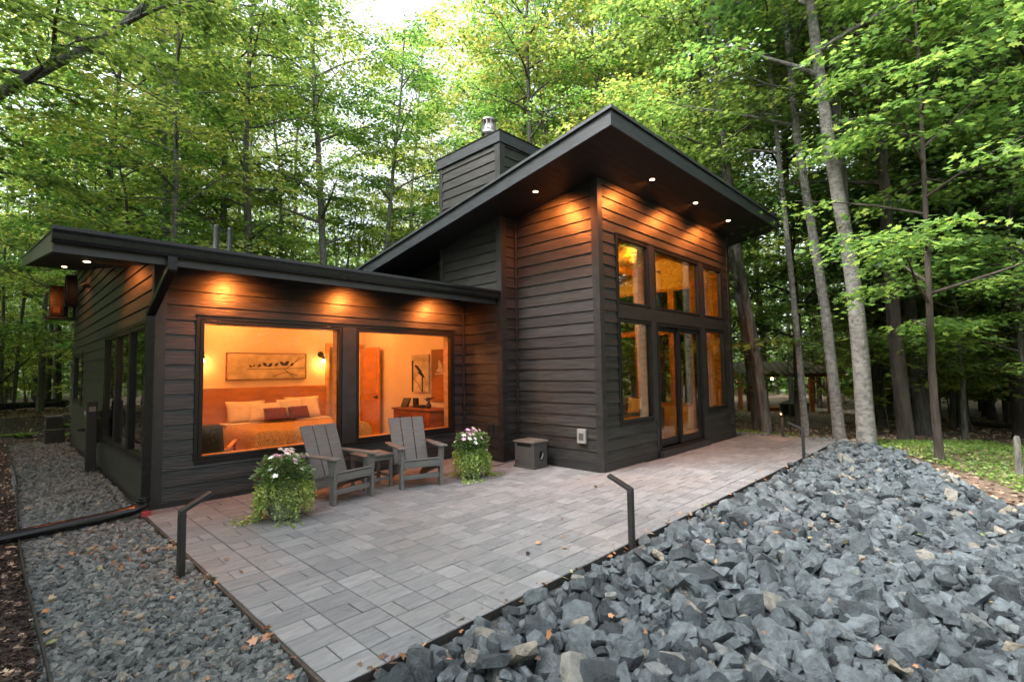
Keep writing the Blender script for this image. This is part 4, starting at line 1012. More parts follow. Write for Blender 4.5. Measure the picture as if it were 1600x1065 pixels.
bollard((9.2, -3.0, -.4), math.radians(95), 'x') if False else None

# planters --------------------------------------------------------
def leafcloud(P, D, size, shape, tilt=.5, rng=RNG, up=None):
    """P (n,3) positions, D (n,3) leaf axis directions, size (n,), shape (k,2) outline in [0,1]x; returns V,F"""
    n = len(P); k = len(shape)
    D = D/np.maximum(1e-6, np.linalg.norm(D, axis=1, keepdims=True))
    U = np.zeros((n, 3)); U[:, 2] = 1
    if up is not None: U = up.copy()
    U += rng.normal(0, tilt, (n, 3))
    Sx = np.cross(D, U); Sx /= np.maximum(1e-6, np.linalg.norm(Sx, axis=1, keepdims=True))
    Nn = np.cross(Sx, D)
    sh = np.array(shape)
    V = P[:, None, :]+(D[:, None, :]*sh[None, :, 0:1]+Sx[:, None, :]*sh[None, :, 1:2])*size[:, None, None]
    if sh.shape[1] > 2: V = V+Nn[:, None, :]*sh[None, :, 2:3]*size[:, None, None]
    F = np.arange(n*k).reshape(n, k)
    return V.reshape(-1, 3), F
KITE = [(0, 0, 0), (.45, -.32, .06), (1, 0, -.08), (.45, .32, .06)]
OVAL = [(0, 0, 0), (.3, -.26, .03), (.75, -.2, 0), (1, 0, -.06), (.75, .2, 0), (.3, .26, .03)]
MAPLE = [(0, 0, 0), (.05, -.40, .02), (.30, -.30, .03), (.52, -.56, .0), (.60, -.20, .03), (1.05, 0, -.08), (.60, .20, .03), (.52, .56, .0), (.30, .30, .03), (.05, .40, .02)]
def planter(loc, lab, seed, sc=1., redfl=False):
    rng = np.random.default_rng(seed); t = thing('flower_planter', lab, 'planter', loc, seed)
    MB().lathe([(.12, 0), (.15, .05), (.165, .34), (.18, .36), (.18, .38), (.15, .37)], 24).build('pot', 'pot', t, smooth=True)
    # trailing foliage: strands of small round leaves falling over the pot
    P = []; D = []; n_st = 150
    for s in range(n_st):
        a = rng.uniform(0, 2*math.pi); r0 = .13; L = rng.uniform(.22, .55)*(1+.25*math.sin(3*a+seed)); r1 = rng.uniform(.20, .30)*sc
        kk = int(L/.012)
        for q in range(kk):
            f = q/kk; z = .42+.06*math.sin(f*2.2)-f*L*1.0; r = r0+(r1-r0)*min(1, f*2.4)+rng.normal(0, .015)+max(0, .05-z)*.8
            if z < .01: z = rng.uniform(.005, .03); r += abs(rng.normal(0, .07))
            P.append((r*math.cos(a+.2*f), r*math.sin(a+.2*f), z)); an = a+rng.normal(0, 1.0); D.append((math.cos(an), math.sin(an), rng.uniform(-.7, .2)))
    P = np.array(P); D = np.array(D); V, F = leafcloud(P, D, rng.uniform(.022, .040, len(P)), OVAL, .7, rng)
    npmesh('trailing_foliage', V, F, 'lime', t)
    n = 1500; th = rng.uniform(0, 2*math.pi, n); ph = rng.uniform(0, 1, n)
    r = .235*sc*np.sqrt(1-(ph-.3)**2*.9)*rng.uniform(.4, 1.08, n)*(1+.22*np.sin(4*th+seed+3*ph))
    P = np.stack([r*np.cos(th), r*np.sin(th), .36+ph*.30*sc], 1); D = np.stack([np.cos(th), np.sin(th), rng.uniform(-.3, .9, n)], 1)
    V, F = leafcloud(P, D, rng.uniform(.035, .06, n), OVAL, .5, rng); npmesh('leafy_foliage', V, F, 'flleaf', t)
    st = MB(); 
    for q in range(40):
        a = rng.uniform(0, 6.28); rr_ = rng.uniform(.05, .19); st.tube([(0, 0, .3), (rr_*.6*math.cos(a), rr_*.6*math.sin(a), .48), (rr_*math.cos(a), rr_*math.sin(a), .60+rng.uniform(0, .08))], .003, 4)
    st.build('stem', 'flleaf', t)
    petal = [(0, 0, 0), (.5, -.35, .08), (.95, -.25, .0), (1, .1, -.05), (.85, .32, 0), (.4, .25, .08)]
    for q in range(38):
        a = rng.uniform(0, 6.28); rr_ = rng.uniform(.03, .29)*sc; z = .44+.26*sc*math.sqrt(max(0, 1-(rr_/.30/sc)**2))+rng.uniform(-.05, .06)
        c0 = np.array([rr_*math.cos(a), rr_*math.sin(a), z]); nrm = Vector((math.cos(a)*rr_*3.5-.25, math.sin(a)*rr_*3.5-.35, .8)).normalized()
        e1 = nrm.cross(Vector((0, 0, 1)) if abs(nrm.z) < .9 else Vector((1, 0, 0))).normalized(); e2 = nrm.cross(e1)
        Dp = np.array([e1*math.cos(2*math.pi*i/5)+e2*math.sin(2*math.pi*i/5)+nrm*.15 for i in range(5)])
        V, F = leafcloud(np.repeat(c0[None], 5, 0), Dp, np.full(5, rng.uniform(.026, .036)), petal, .05, rng, up=np.repeat(np.array(nrm)[None], 5, 0))
        m_ = 'white_fl' if q % 10 < 6 else 'pink_fl'
        if redfl and q == 9: m_ = 'red_fl'
        npmesh('flower', V, F, m_, t)
    return t
planter((2.20, 5.62, 0), 'planter of white and pink flowers with trailing lime foliage, left of the chairs', 3, 1.0, True)
planter((4.92, 5.62, 0), 'smaller planter of pale pink flowers and trailing lime foliage right of the chairs', 8, .92)

# drain pipe over the gravel
dp = MB(); pts = [(1.205, 7.03, .18), (1.20, 7.02, .10), (1.10, 6.98, .065), (.80, 6.92, .05), (.2, 6.82, .05), (-.8, 6.65, .05)]
dp.tube(pts, [.055, .06, .058, .056, .056, .056], 12)
for k in range(5): dp.tube([(1.207-.02*k, 7.03-.008*k, .17-.022*k), (1.207-.02*k-.004, 7.03-.008*k, .16-.022*k)], .066, 12)
tag(dp.build('drain_pipe', 'black', None), 'black drain pipe lying over the gravel from the cabin corner', 'drain pipe')
tag(MB().box(1.16, 1.245, 6.86, 6.90, -.01, .05).build('splash_block', 'red', None, .004), 'small red plastic piece lying at the foot of the cabin corner', 'plastic piece')

# utility equipment on the left wall
def meter_post():
    t = thing('utility_post', 'black square utility post beside the side wall', 'post', (1.12, 10.95, 0))
    MB().box(-.07, .07, -.06, .06, -.1, 1.15).build('post', 'rubber', t, .006)
    MB().box(-.045, .045, -.0655, -.0605, .98, 1.06).build('label_or_glint', 'outlet', t)
    MB().box(-.02, .12, .20, .40, .42, .82).build('meter_box', 'rubber', t, .01)
    c = MB(); c.tube([(.02, .10, .92), (.02, .42, .92)], .085, 18); c.build('cylinder', 'outlet', t, .005)
    c = MB(); c.tube([(.03, .3, .42), (.04, .28, .2), (.02, .22, .02), (.0, .16, -.05)], .018, 8); c.tube([(.09, .35, .42), (.1, .34, .2), (.1, .3, -.05)], .014, 8); c.build('conduit', 'rubber', t, smooth=True)
    c = MB(); c.tube([(-.02, .30, .66), (-.10, .30, .66)], .03, 12); c.tube([(-.10, .30, .66), (-.14, .26, .66)], .02, 10); c.build('valve', 'satin', t)
meter_post()
def equip():
    t = thing('equipment_box', 'dark metal equipment box on a bracket high on the side wall, reflecting orange light', 'equipment box', (.97, 16.3, 2.98))
    MB().box(-.17, .17, -.13, .20, .06, .80).build('body', 'black', t, .01)
    MB().box(-.10, .02, -.1345, -.131, .14, .30).build('label_or_glint', mat('orange_reflection', (.5, .14, .05), .4, .2, (9, 9, 9), 0), t)  # orange plate stands in for the lamp's reflection on the box
    b = MB(); b.box(-.24, .33, -.16, .22, .0, .045); b.box(-.24, .30, -.19, -.165, .0, .03); b.box(.25, .30, -.12, -.07, .046, .95); b.build('bracket', 'satin', t)
    c = MB()
    for k in range(5):
        z = .2+k*.09; c.tube([(.17, .0, z), (.24, -.02, z-.05), (.29, -.04, z-.03+.02*k)], .012, 8)
    c.build('wires', 'rubber', t, smooth=True)
equip()
co = MB()
for k in range(6):
    co.tube([(1.18-.03*k, 15.2+.02*k+.28*math.cos(a), 3.55+.36*math.sin(a)) for a in np.linspace(0, 2*math.pi, 25)], .018, 8, cap=False)
tag(co.build('cable_coil', 'rubber', None, smooth=True), 'coil of thick black cable hanging high on the side wall', 'cable coil')
cm = MB(); cm.tube([(1.25, 13.2, 3.42), (1.16, 13.2, 3.42)], .05, 14); cm.tube([(1.16, 13.2, 3.42), (1.10, 13.1, 3.36)], .04, 14); tag(cm.build('security_camera', 'outlet', None), 'small round security camera under the side soffit', 'security camera')
def bins():
    t = thing('air_conditioner', 'grey slatted outdoor unit standing behind the cabin corner', 'outdoor unit', (1.22, 20.4, 0)); t.scale = (.62, .7, .75)
    MB().box(-.30, .28, -.2, .2, -.06, .50).build('body', 'box', t, .01); MB().box(-.33, .31, -.23, .23, .501, .57).build('top', 'outlet', t, .01)
    g = MB()
    for k in range(7): g.box(-.26, .24, -.212, -.201, .03+k*.065, .06+k*.065)
    g.build('grille', 'rubber', t)
    t = thing('junction_box', 'low black box on the gravel at the far end of the side wall', 'box', (1.02, 16.5, 0))
    MB().box(-.20, .16, -.16, .16, -.05, .27).build('body', 'rubber', t, .02); MB().box(-.21, .17, -.17, .17, .271, .30).build('lid', 'rubber', t, .008)
bins()

# ------------------------------------------------------------------ stones
def rockproto(seed, flat=.6, npl=9):
    rnd = random.Random(seed); bm = bmesh.new(); bmesh.ops.create_cube(bm, size=2)
    bmesh.ops.scale(bm, vec=(1, rnd.uniform(.5, .82), rnd.uniform(.26, .52)), verts=bm.verts)
    for k in range(npl+3):
        nrm = Vector((rnd.gauss(0, 1), rnd.gauss(0, 1), rnd.gauss(0, .8))).normalized()
        ext = max(v.co.dot(nrm) for v in bm.verts)
        geom = bm.verts[:]+bm.edges[:]+bm.faces[:]
        r = bmesh.ops.bisect_plane(bm, geom=geom, plane_co=nrm*ext*rnd.uniform(.62, .93), plane_no=nrm, clear_outer=True)
        ed = [e for e in r['geom_cut'] if isinstance(e, bmesh.types.BMEdge)]
        if ed: bmesh.ops.contextual_create(bm, geom=ed)
    bmesh.ops.bevel(bm, geom=bm.edges[:], offset=.012, segments=1, affect='EDGES', profile=.5)
    bmesh.ops.triangulate(bm, faces=bm.faces)
    bm.verts.ensure_lookup_table()
    V = np.array([v.co[:] for v in bm.verts], np.float32); F = np.array([[v.index for v in f.verts] for f in bm.faces], np.int32)
    bm.verts.index_update(); F = np.array([[v.index for v in f.verts] for f in bm.faces], np.int32)
    bm.free(); return V, F
PRO = [rockproto(100+i) for i in range(36)]
def rotm(rx, ry, rz):
    return np.array((Matrix.Rotation(rz, 3, 'Z') @ Matrix.Rotation(ry, 3, 'Y') @ Matrix.Rotation(rx, 3, 'X')))
def rockpile(name, items, m):
    Vs = []; Fs = []; b = 0
    for (x, y, z, s, rx, ry, rz, p) in items:
        V, F = PRO[p]; R_ = rotm(rx, ry, rz)
        Vs.append((V*s/2)@R_.T+np.array([x, y, z])); Fs.append(F+b); b += len(V)
    return npmesh(name, np.concatenate(Vs), np.concatenate(Fs), m)
def inpoly(x, y, poly):
    c = False; j = len(poly)-1
    for i in range(len(poly)):
        if (poly[i][1] > y) != (poly[j][1] > y) and x < (poly[j][0]-poly[i][0])*(y-poly[i][1])/(poly[j][1]-poly[i][1])+poly[i][0]: c = not c
        j = i
    return c
BANK = [(1.45, 2.41), (12.2, 2.41), (12.1, 2.1), (11.6, 1.4), (9.85, .45), (8.7, -.2), (6.5, -1.1), (1.2, -1.2), (1.2, 2.41)]
rnd = random.Random(21); rocks = []
def bankz(x, y): return terr(x, y)+.02-.055*max(0, 1-(2.43-y)/.45)
for layer in range(3):
    sp = .088
    for i in range(int(11.5/sp)):
        for j in range(int(3.8/sp)):
            x = 1.2+(i+rnd.uniform(-.2, 1.2))*sp; y = -1.2+(j+rnd.uniform(-.2, 1.2))*sp
            if not inpoly(x, y, BANK) or y > 2.39: continue
            if layer == 2 and rnd.random() < .62: continue
            s = min(.27, max(.05, rnd.lognormvariate(math.log(.104), .40)))
            if y > 2.30: s = min(s, .12)
            z = bankz(x, y)+layer*.046+rnd.uniform(-.035, .035)
            rocks.append((x, y, z, s*1.06, rnd.gauss(0, .6), rnd.gauss(0, .6), rnd.uniform(0, 6.28), rnd.randrange(36)))
def near(r):
    d = (r[0]*f_.x+r[1]*f_.y)
    a = abs((r[0]*r_.x+r[1]*r_.y))/max(.1, d)
    v = (1.55-r[2])/max(.1, d)
    return (r[3]/max(.3, d)) * (1 if (d > .5 and a < 1.02 and v < .76) else 0)
rocks.sort(key=near, reverse=True)
pm = []
for i, (V, F) in enumerate(PRO): pm.append(npmesh('stone', V/2, F, 'rock', False))
for (x, y, z, s, rx, ry, rz, p) in rocks[:300]:
    o = bpy.data.objects.new('stone', pm[p]); C.objects.link(o); o.location = (x, y, z+.01); o.scale = (s, s, s)
    o.rotation_euler = Matrix(rotm(rx, ry, rz).tolist()).to_euler()
    tag(o, 'angular blue-grey stone of the loose bank in front of the patio', 'stone', 'large angular stones of the bank')
tag(rockpile('stone_bank', rocks[300:], 'rock'), 'bank of loose angular blue-grey stones in front of the patio', 'stone', kind='stuff')
# gravel strip along the left wall
items = []; rnd = random.Random(5)
def addg(x0, x1, y0, y1, sp, smin, smax, layers=2, test=None):
    for L in range(layers):
        for i in range(int((x1-x0)/sp)):
            for j in range(int((y1-y0)/sp)):
                x = x0+(i+rnd.random())*sp; y = y0+(j+rnd.random())*sp
                if test and not test(x, y): continue
                items.append((x, y, terr(x, y)+.018+L*.017+rnd.uniform(-.006, .008)+.02*noise.noise(Vector((x*2, y*2, 0))), rnd.uniform(smin, smax), rnd.gauss(0, .5), rnd.gauss(0, .5), rnd.uniform(0, 6.28), rnd.randrange(36)))
addg(.22, 1.19, 2.2, 5.2, .038, .035, .080, 2)
addg(.22, 1.19, 5.2, 8.2, .042, .035, .080, 2)
addg(.22, 1.25, 8.2, 17.1, .062, .055, .10, 2, lambda x, y: x < 1.24)
addg(12.17, 12.75, 2.3, 4.6, .06, .04, .09, 2)
tag(rockpile('gravel', items, 'gravel'), 'crushed grey gravel strip along the side wall and patio edge', 'gravel', kind='stuff')

# ------------------------------------------------------------------ fallen leaves, litter, chips, ground cover
def scatter(name, pts, smin, smax, m, label, cat, shape=MAPLE, tilt=.5, seed=1, lift=.01):
    rng = np.random.default_rng(seed); P = np.array(pts); n = len(P); P[:, 2] += lift
    a = rng.uniform(0, 6.28, n); D = np.stack([np.cos(a), np.sin(a), rng.normal(0, .18, n)], 1)
    V, F = leafcloud(P, D, rng.uniform(smin, smax, n), shape, tilt, rng)
    tag(npmesh(name, V, F, m), label, cat, kind='stuff')
rnd = random.Random(9)
pts = []
for k in range(60):
    x, y = rnd.uniform(.25, 1.18), rnd.uniform(2.3, 7); pts.append((x, y, terr(x, y)+.055))
for cx_, cy_, r, n in ((.95, 5.5, .22, 40), (.75, 5.9, .2, 26), (1.1, 4.4, .12, 14), (1.15, 3.2, .08, 10)):
    for k in range(n): x, y = rnd.gauss(cx_, r), rnd.gauss(cy_, r); x = min(1.18, x); pts.append((x, y, terr(x, y)+.055+rnd.uniform(0, .01)))
for k in range(60):
    x = rnd.uniform(1.3, 8); y = 2.5-abs(rnd.gauss(0, .08)); pts.append((x, y, -.01))
for k in range(70):
    x, y = rnd.uniform(1.6, 9), rnd.uniform(0, 2.4)
    if inpoly(x, y, BANK): pts.append((x, y, bankz(x, y)+.15))
for k in range(26):
    x, y = rnd.uniform(1.3, 11.5), rnd.uniform(2.6, 7); pts.append((x, y, .006))
scatter('fallen_leaves', pts, .022, .062, 'deadleaf', 'orange and brown leaves fallen on gravel, stones and pavers', 'leaves', tilt=.75, seed=4)
pts = []
for k in range(1500):
    y = 2+15*rnd.random()**1.6; x = .2-abs(rnd.gauss(0, .35)); pts.append((x, y, terr(x, y)+.035))
for k in range(1800): x, y = rnd.uniform(-1.5, 2.6), rnd.uniform(17.3, 30); pts.append((x, y, terr(x, y)+.035))
scatter('mulch_leaves', pts, .015, .055, 'litter', 'brown leaves scattered over the dark mulch bed', 'leaves', tilt=.9, seed=5)
P = []
for k in range(16000): y = 1.5+8*rnd.random()**1.3; x = .2-abs(rnd.gauss(0, .4)); P.append((x, y, terr(x, y)+.035+rnd.uniform(0, .02)))
scatter('mulch_chips', P, .02, .05, 'chip', 'dark shredded bark chips beside the gravel strip', 'mulch', shape=[(0, -.1), (1, -.12), (1, .1), (0, .14)], tilt=.8, seed=6, lift=0)
pts = []
for k in range(14000):
    x = 12.4+22*rnd.random()**1.5; y = rnd.uniform(-6, 12)
    if x < 13 and y > 2: continue
    pts.append((x, y, terr(x, y)))
for k in range(5000): x, y = rnd.uniform(-3, 6), rnd.uniform(29, 37); pts.append((x, y, terr(x, y)))
for k in range(1500):
    x, y = rnd.uniform(9, 13), rnd.uniform(-2.5, 2.2)
    if not inpoly(x, y, BANK): pts.append((x, y, terr(x, y)))
scatter('leaf_litter', pts, .05, .11, 'litter', 'dry brown leaf litter covering the forest floor', 'leaves', tilt=.5, seed=7)
pts = []
for k in range(26000):
    x, y = rnd.uniform(8.6, 15.5), rnd.uniform(-2.2, 2.0)
    if inpoly(x, y, BANK) or not inpoly(x, y, [(8.6, -2.2), (12.4, 1.9), (13.4, 1.9), (15.5, .2), (13, -2.2)]): continue
    if noise.noise(Vector((x*.9, y*.9, 1))) < -.42: continue
    pts.append((x, y, terr(x, y)+rnd.uniform(.0, .07)))
for k in range(1500): x, y = rnd.gauss(13.1, .5), rnd.gauss(4.6, .7); pts.append((x, y, terr(x, y)+rnd.uniform(0, .05)))
scatter('ground_cover', pts, .03, .07, 'fern', 'bright green low ground cover beyond the stone bank', 'ground cover', shape=OVAL, tilt=.5, seed=8)
def fern(x, y, s, lab, seed, m='fern'):
    rng = np.random.default_rng(seed); t = thing('fern', lab, 'fern', (x, y, terr(x, y)))
    P = []; D = []; Z = []
    for k in range(12):
        a = k*.52+rng.uniform(-.2, .2); L = s*rng.uniform(.7, 1)
        for q in range(16):
            f = q/16; p = np.array([math.cos(a)*L*f, math.sin(a)*L*f, s*.7*(f*1.6-f*f*1.3)])
            for sd_ in (-1, 1):
                d = np.array([-math.sin(a)*sd_+.5*math.cos(a), math.cos(a)*sd_+.5*math.sin(a), -.1]); P.append(p); D.append(d); Z.append(s*.28*(1-f)+.02)
    V, F = leafcloud(np.array(P), np.array(D), np.array(Z), KITE, .2, rng); npmesh('fronds', V, F, m, t)
fern(.50, 18.9, .42, 'bright green fern in the mulch left of the cabin corner', 1)
fern(.25, 19.6, .25, 'small fern leftmost in the mulch', 2)
fern(1.25, 18.2, .34, 'light green fern touching the far end of the side wall', 3)
fern(1.45, 21.5, .4, 'fern behind the grey outdoor unit', 4)

# ------------------------------------------------------------------ trees
def trunkpath(H, lean=(0, 0), wob=.15, n=10, seed=0):
    r = random.Random(seed); ox, oy = r.uniform(0, 50), r.uniform(0, 50); out = []
    for k in range(n+1):
        f = k/n; out.append(Vector((lean[0]*f+wob*noise.noise(Vector((ox, f*3, 0)))*f*2.2, lean[1]*f+wob*noise.noise(Vector((f*3, oy, 1)))*f*2.2, H*f-(.15 if k == 0 else 0))))
    return out
def pathat(path, f):
    f = max(0, min(.9999, f))*(len(path)-1); i = int(f); return path[i].lerp(path[i+1], f-i)
def treemesh(seed, H=18, r0=.16, cb=5., rad=3.2, nl=26, leaf=.12, spr=1.0, shape=KITE, lean=(0, 0), wob=.5, path=None, leafm='maple', barkm='bark', density=1., up=.8, fork=None, segs=8):
    """returns (trunk mesh, crown mesh): tapered trunk with root flare, limbs, twigs, and leaf sprays lying in loose flat layers"""
    rnd = random.Random(seed); rng = np.random.default_rng(seed)
    path = path or trunkpath(H, lean, wob, 12, seed)
    n = len(path); mb = MB()
    rad_ = [r0*(1.0-.82*(k/(n-1))**.9)*(1.5 if k == 0 else 1.0) for k in range(n)]
    pth = [path[0], path[0].lerp(path[1], .15)]+path[1:]; rr = [rad_[0], r0*1.05]+rad_[1:]
    mb.tube(pth, rr, 12)
    Htop = path[-1].z
    P = []; D = []; U = []
    def spray(p, az, L, droop):
        nn = int(26*spr*density*L/.9)
        if nn < 3: return
        f = rng.uniform(.05, 1, nn); side = rng.choice([-1, 1], nn); lat = rng.uniform(0, .42, nn)*L*np.sqrt(np.sin(np.minimum(1, f*1.1)*math.pi*.5+.3))
        ca, sa = math.cos(az), math.sin(az)
        x = p[0]+ca*f*L-sa*side*lat; y = p[1]+sa*f*L+ca*side*lat
        z = p[2]-droop*f*f*L+rng.normal(0, .035, nn)-lat*.15
        P.append(np.stack([x, y, z], 1))
        an = az+side*rng.uniform(.2, 1.2, nn); D.append(np.stack([np.cos(an), np.sin(an), rng.uniform(-.45, .1, nn)], 1))
    def limb(p0, az, L, el, r, depth):
        pts = [p0]; p = Vector(p0); e = el; a = az; m = max(3, int(L/.55))
        for k in range(m):
            e += rnd.uniform(-.12, .08)-.03; a += rnd.uniform(-.22, .22)
            p = p+Vector((math.cos(a)*math.cos(e), math.sin(a)*math.cos(e), math.sin(e)))*(L/m); pts.append(p.copy())
        mb.tube(pts, [max(.006, r*(1-.85*k/m)) for k in range(m+1)], 5 if depth else 6, cap=False)
        for k in range(1, m+1):
            if k/m > .25 or depth:
                for q in range(2 if depth else 2):
                    sa = a+rnd.choice([-1, 1])*rnd.uniform(.3, 1.3)
                    spray(pts[k], sa, rnd.uniform(.55, 1.15)*(1 if k < m else 1.1), rnd.uniform(.05, .45))
            if depth == 0 and k/m > .2 and rnd.random() < .75:
                limb(pts[k], a+rnd.choice([-1, 1])*rnd.uniform(.5, 1.2), L*rnd.uniform(.3, .5), e*.5+rnd.uniform(-.1, .25), r*.45, 1)
    for k in range(nl):
        f = (k+rnd.random())/nl; z = cb+(Htop-.3-cb)*f
        p0 = pathat(path, z/Htop); sh = math.sin(math.pi*min(1, .18+f*.85))**.7
        L = rad*sh*rnd.uniform(.65, 1.2); limb(p0, k*2.4+rnd.uniform(-.5, .5), max(.7, L), rnd.uniform(.15, up)*(1 if f < .8 else 1.3), r0*.32*(1-.6*f)+.01, 0)
    tm = bpy.data.meshes.new('trunk'); tm.from_pydata([tuple(v) for v in mb.v], [], mb.f); tm.shade_smooth(); tm.materials.append(M[barkm])
    P = np.concatenate(P); D = np.concatenate(D)
    V, F = leafcloud(P, D, leaf*rng.uniform(.5, 1.25, len(P)), shape, .38, rng)
    cm_ = npmesh('crown', V, F, leafm, False)
    return tm, cm_
def puttree(name, meshes, loc, rz, s, label, group=None, cat='tree'):
    t = thing(name, label, cat, loc, rz, group); t.scale = (s, s, s)
    for nm, me in (('trunk', meshes[0]), ('crown', meshes[1])):
        o = bpy.data.objects.new(nm, me); C.objects.link(o); o.parent = t
    return t
T = {}
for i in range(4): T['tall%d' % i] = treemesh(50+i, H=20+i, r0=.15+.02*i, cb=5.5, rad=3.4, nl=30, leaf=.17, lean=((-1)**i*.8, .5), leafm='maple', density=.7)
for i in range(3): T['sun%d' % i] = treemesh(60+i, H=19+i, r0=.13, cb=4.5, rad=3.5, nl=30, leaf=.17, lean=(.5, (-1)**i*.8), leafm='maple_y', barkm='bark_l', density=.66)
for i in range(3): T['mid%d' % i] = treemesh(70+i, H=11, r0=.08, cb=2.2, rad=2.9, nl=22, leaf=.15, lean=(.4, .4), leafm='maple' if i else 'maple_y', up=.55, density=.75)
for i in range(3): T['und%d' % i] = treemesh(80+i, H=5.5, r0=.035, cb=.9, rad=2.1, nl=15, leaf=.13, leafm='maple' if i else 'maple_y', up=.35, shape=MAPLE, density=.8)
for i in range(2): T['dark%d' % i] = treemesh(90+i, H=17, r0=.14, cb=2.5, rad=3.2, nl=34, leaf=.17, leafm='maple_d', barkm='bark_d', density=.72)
print('tree leaves', {k: len(v[1].polygons) for k, v in T.items()})

# the trees whose trunks stand out, each with its own path (world points along the trunk)
def heroTree(name, pts, r0, label, leafm='maple', barkm='bark', cb=4.5, rad=2.8, nl=14, top=None, seed=1, shape=MAPLE, leaf=.115, **k):
    b = Vector(pts[0]); path = [Vector(p)-b for p in pts]; path[0].z -= .15
    last, prev = path[-1], path[-2]; d = (last-prev).normalized()
    Ht = top or 15
    while path[-1].z < Ht: path.append(path[-1]+d*1.5+Vector((random.uniform(-.1, .1), random.uniform(-.1, .1), 0))); d = (d*.8+Vector((0, 0, .2))).normalized()
    path = [p+Vector((.05*noise.noise(Vector((p.z*.9, seed, 0))), .05*noise.noise(Vector((p.z*.9, seed, 7))), 0)) for p in path]
    # resample
    out = []; tot = [0]
    for a, c in zip(path[:-1], path[1:]): tot.append(tot[-1]+(c-a).length)
    for q in range(17):
        L = tot[-1]*q/16; i = max(j for j in range(len(tot)) if tot[j] <= L+1e-6); i = min(i, len(path)-2); out.append(path[i].lerp(path[i+1], (L-tot[i])/(tot[i+1]-tot[i])))
    ms = treemesh(seed, path=out, r0=r0, cb=cb, rad=rad, nl=nl, shape=shape, leaf=leaf, leafm=leafm, barkm=barkm, **k)
    return puttree(name, ms, tuple(b), 0, 1, label), out
heroTree('maple_tree', [(12.19, 1.91, -.1), (12.05, 1.91, 1.7), (11.88, 1.94, 3.37), (11.51, 2.12, 5.68), (11.09, 2.27, 8.9)], .17, 'thick pale trunked tree leaning left at the head of the stone bank', barkm='bark_l', cb=6.5, seed=201, up=1.0)
heroTree('maple_tree', [(11.62, 2.09, 5.0), (11.72, 2.04, 6.0), (11.68, 2.0, 7.6), (11.45, 2.0, 9.6)], .11, 'second stem forking off the thick pale trunk', barkm='bark_l', cb=5.5, top=9, seed=202) if False else None
heroTree('maple_tree', [(12.75, 2.03, -.12), (12.62, 2.05, 2.0), (12.45, 2.10, 4.5), (12.15, 2.12, 7.5), (12.0, 2.1, 9.5)], .14, 'straight grey tree close behind the thick pale trunked tree', cb=6, seed=203)
heroTree('maple_tree', [(13.46, 2.63, -.12), (13.14, 2.70, 2.9), (12.91, 2.81, 4.37), (12.54, 2.96, 7.01), (12.24, 3.01, 9.94)], .13, 'slim grey tree leaning left, second left of the thick pale trunk', barkm='bark_l', cb=6, seed=204)
heroTree('maple_tree', [(13.32, 3.27, -.11), (13.11, 3.29, 2.05), (12.77, 3.36, 5.22), (12.57, 3.40, 7.18), (12.37, 3.42, 9.29)], .085, 'very slim pale tree between the double trunk and the leaning tree', barkm='bark_l', cb=5.5, seed=205, rad=2.2)
heroTree('maple_tree', [(13.46, 4.15, -.12), (13.30, 4.26, 1.77), (12.9, 4.49, 4.34), (12.7, 4.52, 5.94), (12.5, 4.6, 8)], .13, 'front trunk of the pair beside the right wall of the cabin', cb=6, seed=206)
heroTree('maple_tree', [(14.2, 4.62, -.15), (14.0, 4.75, 2.2), (13.7, 5.0, 5.2), (13.6, 5.1, 8)], .13, 'rear trunk of the pair, leaning toward the cabin wall', cb=6, seed=207)
heroTree('maple_tree', [(14.14, 1.49, -.15), (13.87, 1.54, 2.56), (13.66, 1.54, 4.98), (13.34, 1.54, 8.83)], .16, 'dark thick trunked tree right of the thick pale trunk', barkm='bark_d', cb=5, seed=208, leafm='maple_d')
heroTree('maple_tree', [(11.65, .78, -.08), (11.53, .79, 1.21), (11.38, .75, 3.47), (11.24, .70, 5.74)], .07, 'slim dark tree standing alone in the green ground cover', barkm='bark_d', cb=2.2, seed=209, rad=1.9, top=8, nl=20)
heroTree('maple_tree', [(19.5, 1.5, -.42), (19.3, 1.7, 3), (19.0, 2.0, 7)], .17, 'pale trunked tree further back behind the slim dark tree', barkm='bark_l', cb=5, seed=210)
heroTree('maple_tree', [(22.0, .8, -.55), (21.8, 1.1, 3), (21.6, 1.4, 7)], .20, 'grey trunked tree deep in the woods at the right', barkm='bark', cb=5, seed=211, leafm='maple_d')
heroTree('maple_tree', [(18.0, -.5, -.35), (18.0, -.4, 4), (17.9, -.4, 8)], .24, 'dark trunked tree at the right edge of the picture', barkm='bark_d', cb=3.5, seed=212, leafm='maple_d')
# trees behind the low roof and chimney whose stems show against the leaves
heroTree('maple_tree', [(9.2, 19.5, -.1), (9.2, 19.5, 5), (9.0, 19.8, 11)], .20, 'pale straight tree rising behind the roof vents', barkm='bark_l', leafm='maple_y', cb=7, seed=213, shape=KITE, leaf=.16, top=19, nl=24, rad=3.4)
heroTree('maple_tree', [(10.8, 18.5, -.1), (11.3, 18.6, 5), (11.8, 18.6, 10)], .15, 'slim tree leaning right behind the middle of the low roof', barkm='bark_l', cb=7, seed=214, shape=KITE, leaf=.16, top=17, nl=22, rad=3.2)
heroTree('maple_tree', [(14.5, 17.2, -.1), (15.0, 17.0, 5), (15.8, 16.8, 10)], .16, 'tree leaning right behind the lower end of the tall roof', cb=6, seed=215, shape=KITE, leaf=.16, top=16, nl=22)
heroTree('maple_tree', [(17.0, 15.6, -.3), (17.0, 15.6, 6), (17.1, 15.5, 12)], .19, 'tree standing directly behind the chimney', cb=6, seed=216, shape=KITE, leaf=.16, top=19, nl=26)
